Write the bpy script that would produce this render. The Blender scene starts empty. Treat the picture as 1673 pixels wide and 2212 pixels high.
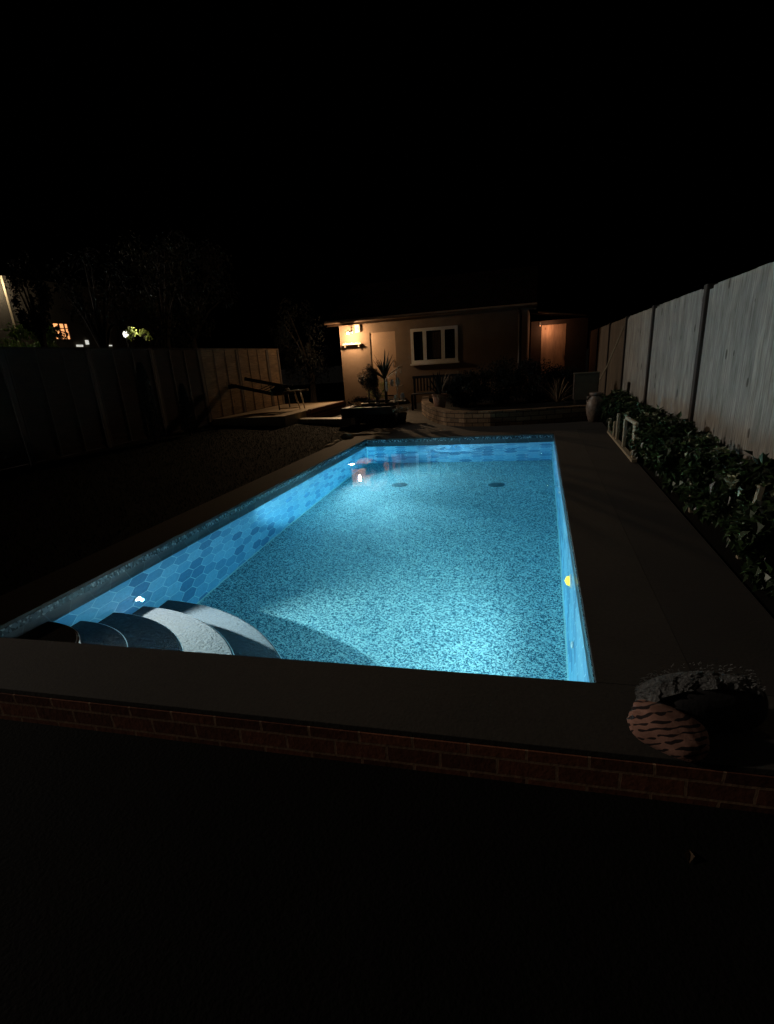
import bpy, bmesh, math, random
from mathutils import Vector, Matrix, noise
R = math.radians
S = bpy.context.scene
COL = S.collection
rnd = random.Random(7)

# ------------------------------------------------------------------ camera
cam_d = bpy.data.cameras.new("camera"); cam = bpy.data.objects.new("camera", cam_d); COL.objects.link(cam)
S.camera = cam
CX = (0.96679384, 0.24754511, -0.06349082); CU = (-0.03144111, 0.36176789, 0.93173787); CB = (0.25361609, -0.89880221, 0.35753806)
m = Matrix(((CX[0], CU[0], CB[0], 0), (CX[1], CU[1], CB[1], 0), (CX[2], CU[2], CB[2], 1.55), (0, 0, 0, 1)))
cam.matrix_world = m
cam_d.sensor_fit = 'HORIZONTAL'; cam_d.sensor_width = 36; cam_d.lens = 36 * 1200 / 1673
cam_d.shift_y = 134 / 1673.0
cam_d.clip_start = 0.05; cam_d.clip_end = 2000

# ------------------------------------------------------------------ night sky
W = bpy.data.worlds.new("World"); S.world = W; W.use_nodes = True
wn = W.node_tree; bg = wn.nodes["Background"]
sky = wn.nodes.new("ShaderNodeTexSky"); sky.sky_type = 'NISHITA'; sky.sun_disc = False
sky.sun_elevation = R(-7); sky.sun_rotation = R(250)
wn.links.new(sky.outputs[0], bg.inputs[0]); bg.inputs[1].default_value = 0.05

# ------------------------------------------------------------------ added sun for light from behind the camera
sd = bpy.data.lights.new("behind_camera_light", 'SUN'); sd.energy = 0.74; sd.angle = R(2.0); sd.color = (1.0, 0.86, 0.72)  # dim sun stands in for an unseen house lamp behind the camera
so = bpy.data.objects.new("behind_camera_light", sd); COL.objects.link(so)
so.rotation_euler = Vector((0.92, 0.10, -0.36)).to_track_quat('-Z', 'Y').to_euler()
S.view_settings.view_transform = 'Standard'; S.view_settings.look = 'None'
S.view_settings.exposure = 0; S.view_settings.gamma = 1
S.cycles.max_bounces = 12; S.cycles.transmission_bounces = 8; S.cycles.diffuse_bounces = 5
S.cycles.sample_clamp_indirect = 3.0
S.cycles.use_denoising = True

# ------------------------------------------------------------------ material helpers
def newmat(name):
    mt = bpy.data.materials.new(name); mt.use_nodes = True
    nt = mt.node_tree
    return mt, nt, nt.nodes["Principled BSDF"]
def ramp(nt, fac, stops, interp='LINEAR'):
    r = nt.nodes.new("ShaderNodeValToRGB"); r.color_ramp.interpolation = interp
    e = r.color_ramp.elements
    while len(e) < len(stops): e.new(0.5)
    for i, (p, c) in enumerate(stops):
        e[i].position = p; e[i].color = (c[0], c[1], c[2], 1)
    nt.links.new(fac, r.inputs[0]); return r.outputs[0]
def pos(nt, scale=(1, 1, 1), rot=(0, 0, 0), kind='world'):
    if kind == 'world':
        g = nt.nodes.new("ShaderNodeNewGeometry"); o = g.outputs['Position']
    else:
        g = nt.nodes.new("ShaderNodeTexCoord"); o = g.outputs['Object']
    mp = nt.nodes.new("ShaderNodeMapping"); mp.inputs['Scale'].default_value = scale; mp.inputs['Rotation'].default_value = rot
    nt.links.new(o, mp.inputs[0]); return mp.outputs[0]
def noi(nt, vec, scale=5, detail=4, rough=0.6, dist=0):
    n = nt.nodes.new("ShaderNodeTexNoise"); n.inputs['Scale'].default_value = scale; n.inputs['Detail'].default_value = detail
    n.inputs['Roughness'].default_value = rough; n.inputs['Distortion'].default_value = dist
    nt.links.new(vec, n.inputs['Vector']); return n.outputs['Fac']
def mix(nt, fac, a, b, mode='MIX'):
    x = nt.nodes.new("ShaderNodeMix"); x.data_type = 'RGBA'; x.blend_type = mode
    def put(s, v):
        if hasattr(v, 'is_linked'): nt.links.new(v, s)
        elif isinstance(v, (int, float)): s.default_value = v
        else: s.default_value = (v[0], v[1], v[2], 1)
    put(x.inputs[0], fac); put(x.inputs[6], a); put(x.inputs[7], b)
    return x.outputs[2]
def bump(nt, bs, h, strength=0.4, dist=0.01):
    b = nt.nodes.new("ShaderNodeBump"); b.inputs['Strength'].default_value = strength; b.inputs['Distance'].default_value = dist
    nt.links.new(h, b.inputs['Height']); nt.links.new(b.outputs[0], bs.inputs['Normal'])
def math_(nt, op, a, b=None, c=None, clamp=False):
    x = nt.nodes.new("ShaderNodeMath"); x.operation = op; x.use_clamp = clamp
    for i, v in enumerate((a, b, c)):
        if v is None: continue
        if hasattr(v, 'is_linked'): nt.links.new(v, x.inputs[i])
        else: x.inputs[i].default_value = v
    return x.outputs[0]
def vmath(nt, op, a, b=None):
    x = nt.nodes.new("ShaderNodeVectorMath"); x.operation = op
    for i, v in enumerate((a, b)):
        if v is None: continue
        if hasattr(v, 'is_linked'): nt.links.new(v, x.inputs[i])
        else: x.inputs[i].default_value = v
    return x.outputs['Value'] if op in ('DOT_PRODUCT', 'LENGTH', 'DISTANCE') else x.outputs[0]

def rough_mat(name, c1, c2, scale=6, rough=0.85, bs_=0.4, bd=0.004, stretch=(1, 1, 1), fine=60, metallic=0, rotv=(0, 0, 0), spec=0.5):
    mt, nt, b = newmat(name)
    v = pos(nt, stretch, rotv)
    n1 = noi(nt, v, scale, 5); n2 = noi(nt, v, fine, 3)
    c = ramp(nt, n1, ((0.3, c1), (0.7, c2)))
    c = mix(nt, 0.35, c, ramp(nt, n2, ((0.3, [k * .55 for k in c1]), (0.7, [min(1, k * 1.35) for k in c2]))))
    nt.links.new(c, b.inputs['Base Color']); b.inputs['Roughness'].default_value = rough; b.inputs['Metallic'].default_value = metallic
    b.inputs['Specular IOR Level'].default_value = spec
    bump(nt, b, n2, bs_, bd); return mt

def hex_mat(name, axis, tones=((.07, .22, .38), (.12, .32, .50), (.17, .41, .60), (.22, .48, .66)), gr=(.50, .70, .78)):
    """blue hexagonal wall tiles; axis = world axis that runs along the wall"""
    mt, nt, b = newmat(name)
    g = nt.nodes.new("ShaderNodeNewGeometry"); sp = nt.nodes.new("ShaderNodeSeparateXYZ"); nt.links.new(g.outputs['Position'], sp.inputs[0])
    u = sp.outputs['Y' if axis == 'Y' else 'X']; z = sp.outputs['Z']
    cb = nt.nodes.new("ShaderNodeCombineXYZ")
    k = 1 / 0.24
    nt.links.new(math_(nt, 'MULTIPLY', math_(nt, 'ADD', z, 20.06), k), cb.inputs[0])
    nt.links.new(math_(nt, 'MULTIPLY', math_(nt, 'ADD', u, 20), k), cb.inputs[1])
    p = cb.outputs[0]; r = (1, math.sqrt(3), 1); h = (.5, math.sqrt(3) / 2, .5)
    def cell(q):
        return vmath(nt, 'SUBTRACT', vmath(nt, 'MODULO', q, r), h)
    a = cell(p); c = cell(vmath(nt, 'SUBTRACT', p, h))
    flat = lambda q: vmath(nt, 'MULTIPLY', q, (1, 1, 0))
    a = flat(a); c = flat(c)
    sel = math_(nt, 'LESS_THAN', vmath(nt, 'LENGTH', a), vmath(nt, 'LENGTH', c))
    mx = nt.nodes.new("ShaderNodeMix"); mx.data_type = 'VECTOR'
    nt.links.new(sel, mx.inputs[0]); nt.links.new(c, mx.inputs[4]); nt.links.new(a, mx.inputs[5]); gv = mx.outputs[1]
    idv = vmath(nt, 'SUBTRACT', p, gv)
    idv = vmath(nt, 'SNAP', vmath(nt, 'ADD', idv, (.05, .05, .05)), (.5, math.sqrt(3) / 2 * .5, 100))
    wnz = nt.nodes.new("ShaderNodeTexWhiteNoise"); nt.links.new(idv, wnz.inputs[0])
    ab = vmath(nt, 'ABSOLUTE', gv)
    sx = nt.nodes.new("ShaderNodeSeparateXYZ"); nt.links.new(ab, sx.inputs[0])
    d = math_(nt, 'MAXIMUM', vmath(nt, 'DOT_PRODUCT', ab, (.5, math.sqrt(3) / 2, 0)), sx.outputs[0])
    grout = math_(nt, 'GREATER_THAN', d, .481)
    tile = ramp(nt, wnz.outputs[0], ((0, tones[0]), (.22, tones[1]), (.45, tones[2]), (.72, tones[3])), 'CONSTANT')
    n1 = noi(nt, g.outputs['Position'], 22, 5, .65, .6)
    tile = mix(nt, .55, tile, ramp(nt, n1, ((.25, (.55, .55, .6)), (.75, (1.15, 1.15, 1.1)))), 'MULTIPLY')
    c_ = mix(nt, grout, tile, gr)
    nt.links.new(c_, b.inputs['Base Color']); b.inputs['Roughness'].default_value = .45
    bump(nt, b, math_(nt, 'SUBTRACT', 1.0, grout), .3, .002)
    return mt

def floor_mat():
    mt, nt, b = newmat("mosaic_liner")
    v = pos(nt)
    n1 = noi(nt, v, 62, 1.5, .5, 1.1)
    n2 = noi(nt, v, 120, 2, .6)
    n3 = noi(nt, v, 5, 4, .6)
    s = math_(nt, 'ADD', n1, math_(nt, 'MULTIPLY', math_(nt, 'SUBTRACT', n2, .5), .35))
    c = ramp(nt, s, ((.43, (.010, .075, .115)), (.485, (.04, .17, .235)), (.53, (.31, .50, .53)), (.62, (.46, .64, .64))))
    c = mix(nt, .5, c, ramp(nt, n3, ((.3, (.8, .85, .9)), (.7, (1.1, 1.05, 1.0)))), 'MULTIPLY')
    # sheet seams that run on the diagonal in broken zigzags
    vr = pos(nt, (1, 1, 1), (0, 0, R(38)))
    bk = nt.nodes.new("ShaderNodeTexBrick"); nt.links.new(vr, bk.inputs[0])
    bk.inputs['Scale'].default_value = 1; bk.inputs['Brick Width'].default_value = .30; bk.inputs['Row Height'].default_value = .15
    bk.inputs['Mortar Size'].default_value = .0034; bk.inputs['Mortar Smooth'].default_value = .2
    gate = math_(nt, 'GREATER_THAN', noi(nt, v, 4.5, 2), .52)
    seam = math_(nt, 'MULTIPLY', bk.outputs['Fac'], math_(nt, 'MULTIPLY', gate, .8))
    c = mix(nt, seam, c, (.45, .68, .68))
    nt.links.new(c, b.inputs['Base Color']); b.inputs['Roughness'].default_value = .6
    return mt

def band_mat():  # dark cells with random paler ones
    mt, nt, b = newmat("speckled_band_cells")
    v = pos(nt)
    vo = nt.nodes.new("ShaderNodeTexVoronoi"); vo.feature = 'F1'; vo.inputs['Scale'].default_value = 55; nt.links.new(v, vo.inputs[0])
    sepc = nt.nodes.new("ShaderNodeSeparateColor"); nt.links.new(vo.outputs['Color'], sepc.inputs[0])
    c = ramp(nt, sepc.outputs[0], ((0, (.02, .03, .036)), (.35, (.045, .068, .08)), (.6, (.09, .125, .145)), (.85, (.24, .29, .30))), 'CONSTANT')
    nt.links.new(c, b.inputs['Base Color']); b.inputs['Roughness'].default_value = .25
    return mt

def water_mat():
    mt = bpy.data.materials.new("pool_water"); mt.use_nodes = True; nt = mt.node_tree
    nt.nodes.remove(nt.nodes["Principled BSDF"]); out = nt.nodes["Material Output"]
    gl = nt.nodes.new("ShaderNodeBsdfGlass"); gl.inputs['IOR'].default_value = 1.333; gl.inputs['Roughness'].default_value = 0
    g = nt.nodes.new("ShaderNodeNewGeometry"); P = g.outputs['Position']
    h = math_(nt, 'MULTIPLY', noi(nt, P, 2.2, 2), .0012)
    for (x, y, am, wl) in ((-1.43, 10.22, .0, .22), (.2, 6.95, .0010, .05)):
        d = vmath(nt, 'DISTANCE', P, (x, y, 0))
        wv = math_(nt, 'MULTIPLY', math_(nt, 'SINE', math_(nt, 'MULTIPLY', d, 6.283 / wl)), math_(nt, 'EXPONENT', math_(nt, 'MULTIPLY', d, -4.5 if am > .005 else -8.0)))
        h = math_(nt, 'ADD', h, math_(nt, 'MULTIPLY', wv, am))
    b = nt.nodes.new("ShaderNodeBump"); b.inputs['Strength'].default_value = 1; b.inputs['Distance'].default_value = 1
    nt.links.new(h, b.inputs['Height']); nt.links.new(b.outputs[0], gl.inputs['Normal'])
    nt.links.new(gl.outputs[0], out.inputs['Surface'])
    va = nt.nodes.new("ShaderNodeVolumeAbsorption"); va.inputs['Color'].default_value = (.35, .90, .985, 1); va.inputs['Density'].default_value = .28
    nt.links.new(va.outputs[0], out.inputs['Volume'])
    return mt

def emit_mat(name, col, strength, detail=None):
    mt = bpy.data.materials.new(name); mt.use_nodes = True; nt = mt.node_tree
    b = nt.nodes["Principled BSDF"]; b.inputs['Base Color'].default_value = (*[min(1, c) for c in col], 1)
    b.inputs['Emission Color'].default_value = (*col, 1); b.inputs['Emission Strength'].default_value = strength
    if detail:
        v = pos(nt); n = noi(nt, v, detail, 3)
        nt.links.new(ramp(nt, n, ((.3, [c * .7 for c in col]), (.7, col))), b.inputs['Emission Color'])
    return mt

def brick_mat(name, c1, c2, mortar, bw, rh, ms, axes='xz', offz=0.0, bump_d=.006, spec=.15):
    mt, nt, b = newmat(name); b.inputs['Specular IOR Level'].default_value = spec
    g = nt.nodes.new("ShaderNodeNewGeometry"); sp = nt.nodes.new("ShaderNodeSeparateXYZ"); nt.links.new(g.outputs['Position'], sp.inputs[0])
    cb = nt.nodes.new("ShaderNodeCombineXYZ")
    if axes == 'xz': nt.links.new(sp.outputs['X'], cb.inputs[0])
    elif axes == 'yz': nt.links.new(sp.outputs['Y'], cb.inputs[0])
    elif axes == 'curve': nt.links.new(math_(nt, 'SUBTRACT', sp.outputs['X'], math_(nt, 'MULTIPLY', sp.outputs['Y'], .6)), cb.inputs[0])
    elif axes == 'xy': nt.links.new(sp.outputs['X'], cb.inputs[0])
    nt.links.new(math_(nt, 'ADD', sp.outputs['Y' if axes == 'xy' else 'Z'], offz), cb.inputs[1])
    wob = noi(nt, g.outputs['Position'], 9, 2)
    bk = nt.nodes.new("ShaderNodeTexBrick")
    vv = vmath(nt, 'ADD', cb.outputs[0], (0, 0, 0))
    sc = nt.nodes.new("ShaderNodeCombineXYZ"); nt.links.new(math_(nt, 'MULTIPLY', math_(nt, 'SUBTRACT', wob, .5), .02), sc.inputs[0]); nt.links.new(math_(nt, 'MULTIPLY', math_(nt, 'SUBTRACT', wob, .5), .006), sc.inputs[1])
    nt.links.new(vmath(nt, 'ADD', vv, sc.outputs[0]), bk.inputs[0])
    bk.inputs['Scale'].default_value = 1; bk.inputs['Brick Width'].default_value = bw; bk.inputs['Row Height'].default_value = rh
    bk.inputs['Mortar Size'].default_value = ms; bk.inputs['Mortar Smooth'].default_value = .15
    bk.inputs['Color1'].default_value = (*c1, 1); bk.inputs['Color2'].default_value = (*c2, 1); bk.inputs['Mortar'].default_value = (*mortar, 1)
    n = noi(nt, g.outputs['Position'], 38, 5)
    c = mix(nt, .7, bk.outputs['Color'], ramp(nt, n, ((.3, (.55, .55, .55)), (.7, (1.25, 1.2, 1.15)))), 'MULTIPLY')
    nt.links.new(c, b.inputs['Base Color']); b.inputs['Roughness'].default_value = .85
    hh = math_(nt, 'ADD', math_(nt, 'MULTIPLY', bk.outputs['Fac'], -1), math_(nt, 'MULTIPLY', n, .4))
    bump(nt, b, hh, .7, bump_d); return mt

def plank_mat(name, c1, c2, knot, vertical=True, board=.15, axis='Y', dark=.6):
    """weathered boards with grain, stains and knots"""
    mt, nt, b = newmat(name)
    g = nt.nodes.new("ShaderNodeNewGeometry"); sp = nt.nodes.new("ShaderNodeSeparateXYZ"); nt.links.new(g.outputs['Position'], sp.inputs[0])
    al = sp.outputs[axis]; z = sp.outputs['Z']
    cb = nt.nodes.new("ShaderNodeCombineXYZ")
    if vertical: nt.links.new(al, cb.inputs[0]); nt.links.new(math_(nt, 'MULTIPLY', z, .07), cb.inputs[1])
    else: nt.links.new(z, cb.inputs[0]); nt.links.new(math_(nt, 'MULTIPLY', al, .07), cb.inputs[1])
    grain = noi(nt, cb.outputs[0], 38, 6, .7)
    cb2 = nt.nodes.new("ShaderNodeCombineXYZ")
    if vertical: nt.links.new(al, cb2.inputs[0]); nt.links.new(math_(nt, 'MULTIPLY', z, .3), cb2.inputs[1])
    else: nt.links.new(z, cb2.inputs[0]); nt.links.new(math_(nt, 'MULTIPLY', al, .3), cb2.inputs[1])
    big = noi(nt, cb2.outputs[0], 5, 4, .6)
    c = ramp(nt, grain, ((.3, c1), (.68, c2)))
    c = mix(nt, .75, c, ramp(nt, big, ((.3, (dark, dark, dark)), (.65, (1.1, 1.1, 1.1)))), 'MULTIPLY')
    # each board has its own tone
    cell = math_(nt, 'FLOOR', math_(nt, 'DIVIDE', al if vertical else z, board))
    wnz = nt.nodes.new("ShaderNodeTexWhiteNoise"); wnz.noise_dimensions = '1D'; nt.links.new(cell, wnz.inputs['W'])
    c = mix(nt, .6, c, ramp(nt, wnz.outputs[0], ((0, (.80, .80, .82)), (1, (1.10, 1.08, 1.04)))), 'MULTIPLY')
    # knots
    cb3 = nt.nodes.new("ShaderNodeCombineXYZ"); nt.links.new(al, cb3.inputs[0]); nt.links.new(math_(nt, 'MULTIPLY', z, .6), cb3.inputs[1])
    vo = nt.nodes.new("ShaderNodeTexVoronoi"); vo.inputs['Scale'].default_value = 4.2; vo.inputs['Randomness'].default_value = 1; nt.links.new(cb3.outputs[0], vo.inputs[0])
    sc_ = nt.nodes.new("ShaderNodeSeparateColor"); nt.links.new(vo.outputs['Color'], sc_.inputs[0])
    kn = math_(nt, 'LESS_THAN', vo.outputs['Distance'], math_(nt, 'MULTIPLY', sc_.outputs[0], .17))
    c = mix(nt, math_(nt, 'MULTIPLY', kn, .8), c, knot)
    nt.links.new(c, b.inputs['Base Color']); b.inputs['Roughness'].default_value = .9
    b.inputs['Specular IOR Level'].default_value = .2
    bump(nt, b, grain, .5, .003); return mt

def leaf_mat(name, c1, c2, rough=.45, scale=9, trans=0.0):
    mt, nt, b = newmat(name)
    oi = nt.nodes.new("ShaderNodeNewGeometry")
    c = ramp(nt, oi.outputs['Random Per Island'], ((0, c1), (.75, c2), (1, [min(1, x * 1.9) for x in c2])))
    n = noi(nt, oi.outputs['Position'], scale, 3)
    c = mix(nt, .5, c, ramp(nt, n, ((.3, (.6, .6, .6)), (.7, (1.2, 1.2, 1.2)))), 'MULTIPLY')
    nt.links.new(c, b.inputs['Base Color']); b.inputs['Roughness'].default_value = rough
    return mt

M = {}
M['floor'] = floor_mat()
M['hexY'] = hex_mat("hexagon_wall_tiles_long", 'Y'); M['hexX'] = hex_mat("hexagon_wall_tiles_end", 'X')
SHADE_TONES = ((.018, .030, .038), (.022, .038, .048), (.028, .046, .058), (.033, .053, .066))  # hex tile tones darkened to imitate the dim wall above the water
M['topY'] = hex_mat("shade_toned_tiles_long", 'Y', SHADE_TONES, (.05, .08, .09)); M['topX'] = hex_mat("shade_toned_tiles_end", 'X', SHADE_TONES, (.05, .08, .09))
M['band'] = band_mat(); M['water'] = water_mat()
M['jointgrout'] = rough_mat('pale_joint_grout', (.45, .62, .62), (.55, .72, .70), 8, .5, .2, .001)
M['slate'] = rough_mat("slate_step", (.022, .026, .036), (.045, .048, .056), 9, .65, .9, .012, fine=38)
M['dryslate'] = rough_mat("dry_black_slate", (.006, .006, .006), (.012, .011, .010), 6, .8, .5, .003, fine=60)
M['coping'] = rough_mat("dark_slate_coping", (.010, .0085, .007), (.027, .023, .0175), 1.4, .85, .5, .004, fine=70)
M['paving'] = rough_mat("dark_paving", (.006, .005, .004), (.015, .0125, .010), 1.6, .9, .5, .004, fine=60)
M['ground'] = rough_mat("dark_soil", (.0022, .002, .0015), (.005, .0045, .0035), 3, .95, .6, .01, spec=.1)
M['turf'] = rough_mat("lawn_turf", (.002, .004, .001), (.004, .008, .002), 3, .95, .8, .02, spec=.1)
M['grass'] = leaf_mat("grass_blade", (.002, .007, .0015), (.005, .014, .003), .9)
M['brick'] = brick_mat("red_brick", (.26, .10, .055), (.09, .036, .022), (.30, .19, .12), .225, .078, .006, 'xz', 7.65)
M['stonewall'] = brick_mat("buff_stone_blocks", (.26, .17, .10), (.12, .075, .045), (.035, .022, .015), .26, .095, .008, 'curve', 9.5 - .03, .012)
M['render'] = rough_mat("tan_render", (.17, .115, .075), (.24, .165, .11), 2.5, .95, .9, .006, fine=90)
M['darkwall'] = rough_mat("dark_brown_wall", (.03, .018, .012), (.05, .03, .02), 3, .9, .5, .004)
M['roof'] = brick_mat("dark_roof_tiles", (.007, .004, .003), (.004, .003, .002), (.002, .0015, .001), .3, .22, .012, 'xy', 0, .02, 0.0)
M['guttermat'] = rough_mat("brown_gutter", (.10, .06, .04), (.16, .10, .06), 5, .4, .1, .001)
M['olive'] = rough_mat("olive_brown_wood", (.035, .028, .015), (.065, .05, .028), 8, .85, .3, .002)
M['upvc'] = rough_mat("white_window_frame", (.70, .66, .60), (.78, .74, .68), 5, .45, .1, .001)
M['pale'] = rough_mat("pale_paint", (.6, .52, .42), (.72, .62, .5), 8, .55, .2, .002)
M['glass'] = newmat("dark_window_glass")[0]
_b = M['glass'].node_tree.nodes["Principled BSDF"]; _b.inputs['Base Color'].default_value = (.006, .007, .008, 1); _b.inputs['Roughness'].default_value = .06
M['fenceR'] = plank_mat("grey_weathered_boards", (.11, .106, .096), (.37, .355, .32), (.04, .036, .03), True, .152, 'Y', .5)
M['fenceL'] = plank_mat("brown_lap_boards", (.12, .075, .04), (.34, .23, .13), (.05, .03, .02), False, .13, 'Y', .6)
M['fenceD'] = plank_mat("shade_toned_lap_boards", (.016, .009, .006), (.045, .024, .015), (.02, .012, .01), False, .13, 'Y', .6)  # dark tone stands in for shade over the nearer panels
M['fenceB'] = plank_mat("shade_toned_weathered_boards", (.06, .045, .03), (.13, .10, .07), (.03, .02, .015), True, .152, 'Y', .5)  # darker board tone stands in for shade on the far bays
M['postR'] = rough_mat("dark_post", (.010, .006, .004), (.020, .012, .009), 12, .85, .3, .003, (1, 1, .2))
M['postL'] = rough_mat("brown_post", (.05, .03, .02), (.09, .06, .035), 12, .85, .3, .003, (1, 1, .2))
M['concrete'] = rough_mat("sandy_slab", (.45, .34, .21), (.60, .46, .29), 5, .9, .5, .004)
M['stone'] = rough_mat("pale_stone", (.38, .32, .24), (.55, .47, .36), 9, .85, .6, .008, fine=35)
M['darkwood'] = rough_mat("dark_stained_wood", (.018, .010, .007), (.035, .02, .012), 14, .7, .3, .002)
M['palewood'] = rough_mat("pale_sawn_wood", (.17, .145, .095), (.32, .27, .19), 12, .8, .4, .003, (1, 1, .3))
M['orangewood'] = plank_mat("orange_pine_door", (.36, .22, .14), (.56, .37, .25), (.2, .1, .06), True, .12, 'X', .8)
M['terracotta'] = rough_mat("terracotta", (.22, .10, .06), (.34, .17, .10), 6, .8, .3, .003)
M['urn'] = rough_mat("mottled_clay_urn", (.03, .02, .014), (.22, .16, .12), 7, .5, .4, .004, fine=20)
M['darkpot'] = rough_mat("black_glazed_pot", (.012, .009, .008), (.025, .018, .015), 6, .35, .2, .002)
M['metal'] = rough_mat("dull_metal", (.25, .25, .26), (.4, .4, .4), 10, .35, .1, .001, metallic=.8)
M['chrome'] = rough_mat("pool_fitting_plastic", (.7, .75, .75), (.8, .85, .85), 10, .3, .1, .001)
M['drain'] = rough_mat("dark_drain_grille", (.03, .08, .10), (.05, .12, .15), 10, .5, .1, .001)
M['ivy'] = leaf_mat("ivy_leaf", (.004, .010, .003), (.024, .046, .014), .42)
M['ivyflower'] = leaf_mat("pale_variegated_leaf", (.16, .19, .11), (.36, .38, .26), .6)
M['grass'].node_tree.nodes['Principled BSDF'].inputs['Specular IOR Level'].default_value = .05
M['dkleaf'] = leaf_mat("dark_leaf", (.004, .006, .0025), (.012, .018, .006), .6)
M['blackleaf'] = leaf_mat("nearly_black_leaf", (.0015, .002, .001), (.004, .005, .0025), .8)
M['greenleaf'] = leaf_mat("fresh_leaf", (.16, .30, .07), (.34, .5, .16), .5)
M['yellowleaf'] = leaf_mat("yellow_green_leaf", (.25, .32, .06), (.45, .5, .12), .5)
M['drygrass'] = leaf_mat("dry_grass_blade", (.08, .05, .03), (.2, .13, .07), .7)
M['bark'] = rough_mat("dark_bark", (.012, .009, .006), (.03, .022, .015), 12, .95, .8, .01, (1, 1, .3))
M['greyfur'] = rough_mat("grey_fleece", (.03, .03, .03), (.34, .34, .33), 14, .95, 1.0, .012, fine=110)
M['blackcloth'] = rough_mat("black_cloth", (.006, .005, .005), (.014, .012, .012), 10, .95, .6, .004)
M['white'] = rough_mat("white_ceramic", (.65, .6, .52), (.78, .72, .64), 12, .5, .3, .004)

def stripe_mat():
    mt, nt, b = newmat("pink_cloth_black_stripes")
    v = pos(nt, (1, 1, 1), (0, 0, 0), 'object')
    wv = nt.nodes.new("ShaderNodeTexWave"); wv.wave_type = 'BANDS'; wv.bands_direction = 'Z'; wv.inputs['Scale'].default_value = 12; wv.inputs['Distortion'].default_value = 4.0; wv.inputs['Detail'].default_value = 1.0; wv.inputs['Detail Scale'].default_value = 1.2
    nt.links.new(pos(nt, (1, 1, 1), (R(30), R(38), R(10)), 'object'), wv.inputs[0])
    gate = noi(nt, pos(nt, (1, 1, 2.0), (0, 0, 0), 'object'), 17, 1)
    sv = math_(nt, 'ADD', wv.outputs['Fac'], math_(nt, 'MULTIPLY', math_(nt, 'SUBTRACT', gate, .5), 2.0))
    c = ramp(nt, sv, ((.74, (.27, .135, .098)), (.80, (.012, .004, .004))))
    nf = noi(nt, v, 120, 2)
    c = mix(nt, .4, c, ramp(nt, nf, ((.3, (.7, .7, .7)), (.7, (1.2, 1.2, 1.2)))), 'MULTIPLY')
    nt.links.new(c, b.inputs['Base Color']); b.inputs['Roughness'].default_value = .9
    bump(nt, b, nf, .5, .002); return mt
M['stripe'] = stripe_mat()

# ------------------------------------------------------------------ mesh helpers
def bx(bm, x0, x1, y0, y1, z0, z1, bev=0):
    r = bmesh.ops.create_cube(bm, size=1)
    vs = r['verts']
    for v in vs:
        v.co = Vector((x0 + (v.co.x + .5) * (x1 - x0), y0 + (v.co.y + .5) * (y1 - y0), z0 + (v.co.z + .5) * (z1 - z0)))
    if bev:
        es = list({e for v in vs for e in v.link_edges})
        bmesh.ops.bevel(bm, geom=es, offset=bev, segments=2, affect='EDGES')
def beam(bm, a, b, w, h=None, bev=0):
    a, b = Vector(a), Vector(b); h = h or w
    r = bmesh.ops.create_cube(bm, size=1); d = b - a
    q = d.to_track_quat('Z', 'Y' if abs(d.normalized().y) < .9 else 'X').to_matrix()
    for v in r['verts']:
        v.co = (a + b) / 2 + q @ Vector((v.co.x * w, v.co.y * h, v.co.z * d.length))
def tube(bm, pts, rads, n=8, cap=True):
    rings = []
    for i, p in enumerate(pts):
        p = Vector(p)
        d = (Vector(pts[min(i + 1, len(pts) - 1)]) - Vector(pts[max(i - 1, 0)])).normalized()
        q = d.to_track_quat('Z', 'Y').to_matrix()
        rr = rads[i] if isinstance(rads, (list, tuple)) else rads
        rings.append([bm.verts.new(p + q @ Vector((math.cos(2 * math.pi * k / n) * rr, math.sin(2 * math.pi * k / n) * rr, 0))) for k in range(n)])
    for a, b in zip(rings, rings[1:]):
        for k in range(n):
            bm.faces.new((a[k], a[(k + 1) % n], b[(k + 1) % n], b[k]))
    if cap:
        bm.faces.new(rings[0][::-1]); bm.faces.new(rings[-1])
def lathe(bm, prof, n=24, c=(0, 0, 0)):
    c = Vector(c); rings = []
    for r, z in prof:
        rings.append([bm.verts.new(c + Vector((math.cos(2 * math.pi * k / n) * r, math.sin(2 * math.pi * k / n) * r, z))) for k in range(n)])
    for a, b in zip(rings, rings[1:]):
        for k in range(n): bm.faces.new((a[k], a[(k + 1) % n], b[(k + 1) % n], b[k]))
    bm.faces.new(rings[0][::-1]); bm.faces.new(rings[-1])
def leaf(bm, p, d, up, L, Wd, fold=.25):
    d = d.normalized(); s = d.cross(up)
    if s.length < 1e-4: s = d.cross(Vector((1, 0, 0)))
    s.normalize(); n = s.cross(d)
    a = bm.verts.new(p); t = bm.verts.new(p + d * L - n * L * .15)
    l = bm.verts.new(p + d * L * .45 + s * Wd / 2 + n * fold * Wd); r = bm.verts.new(p + d * L * .45 - s * Wd / 2 + n * fold * Wd)
    bm.faces.new((a, r, t)); bm.faces.new((a, t, l))
def rv():
    while True:
        v = Vector((rnd.uniform(-1, 1), rnd.uniform(-1, 1), rnd.uniform(-1, 1)))
        if .05 < v.length <= 1: return v
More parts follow.
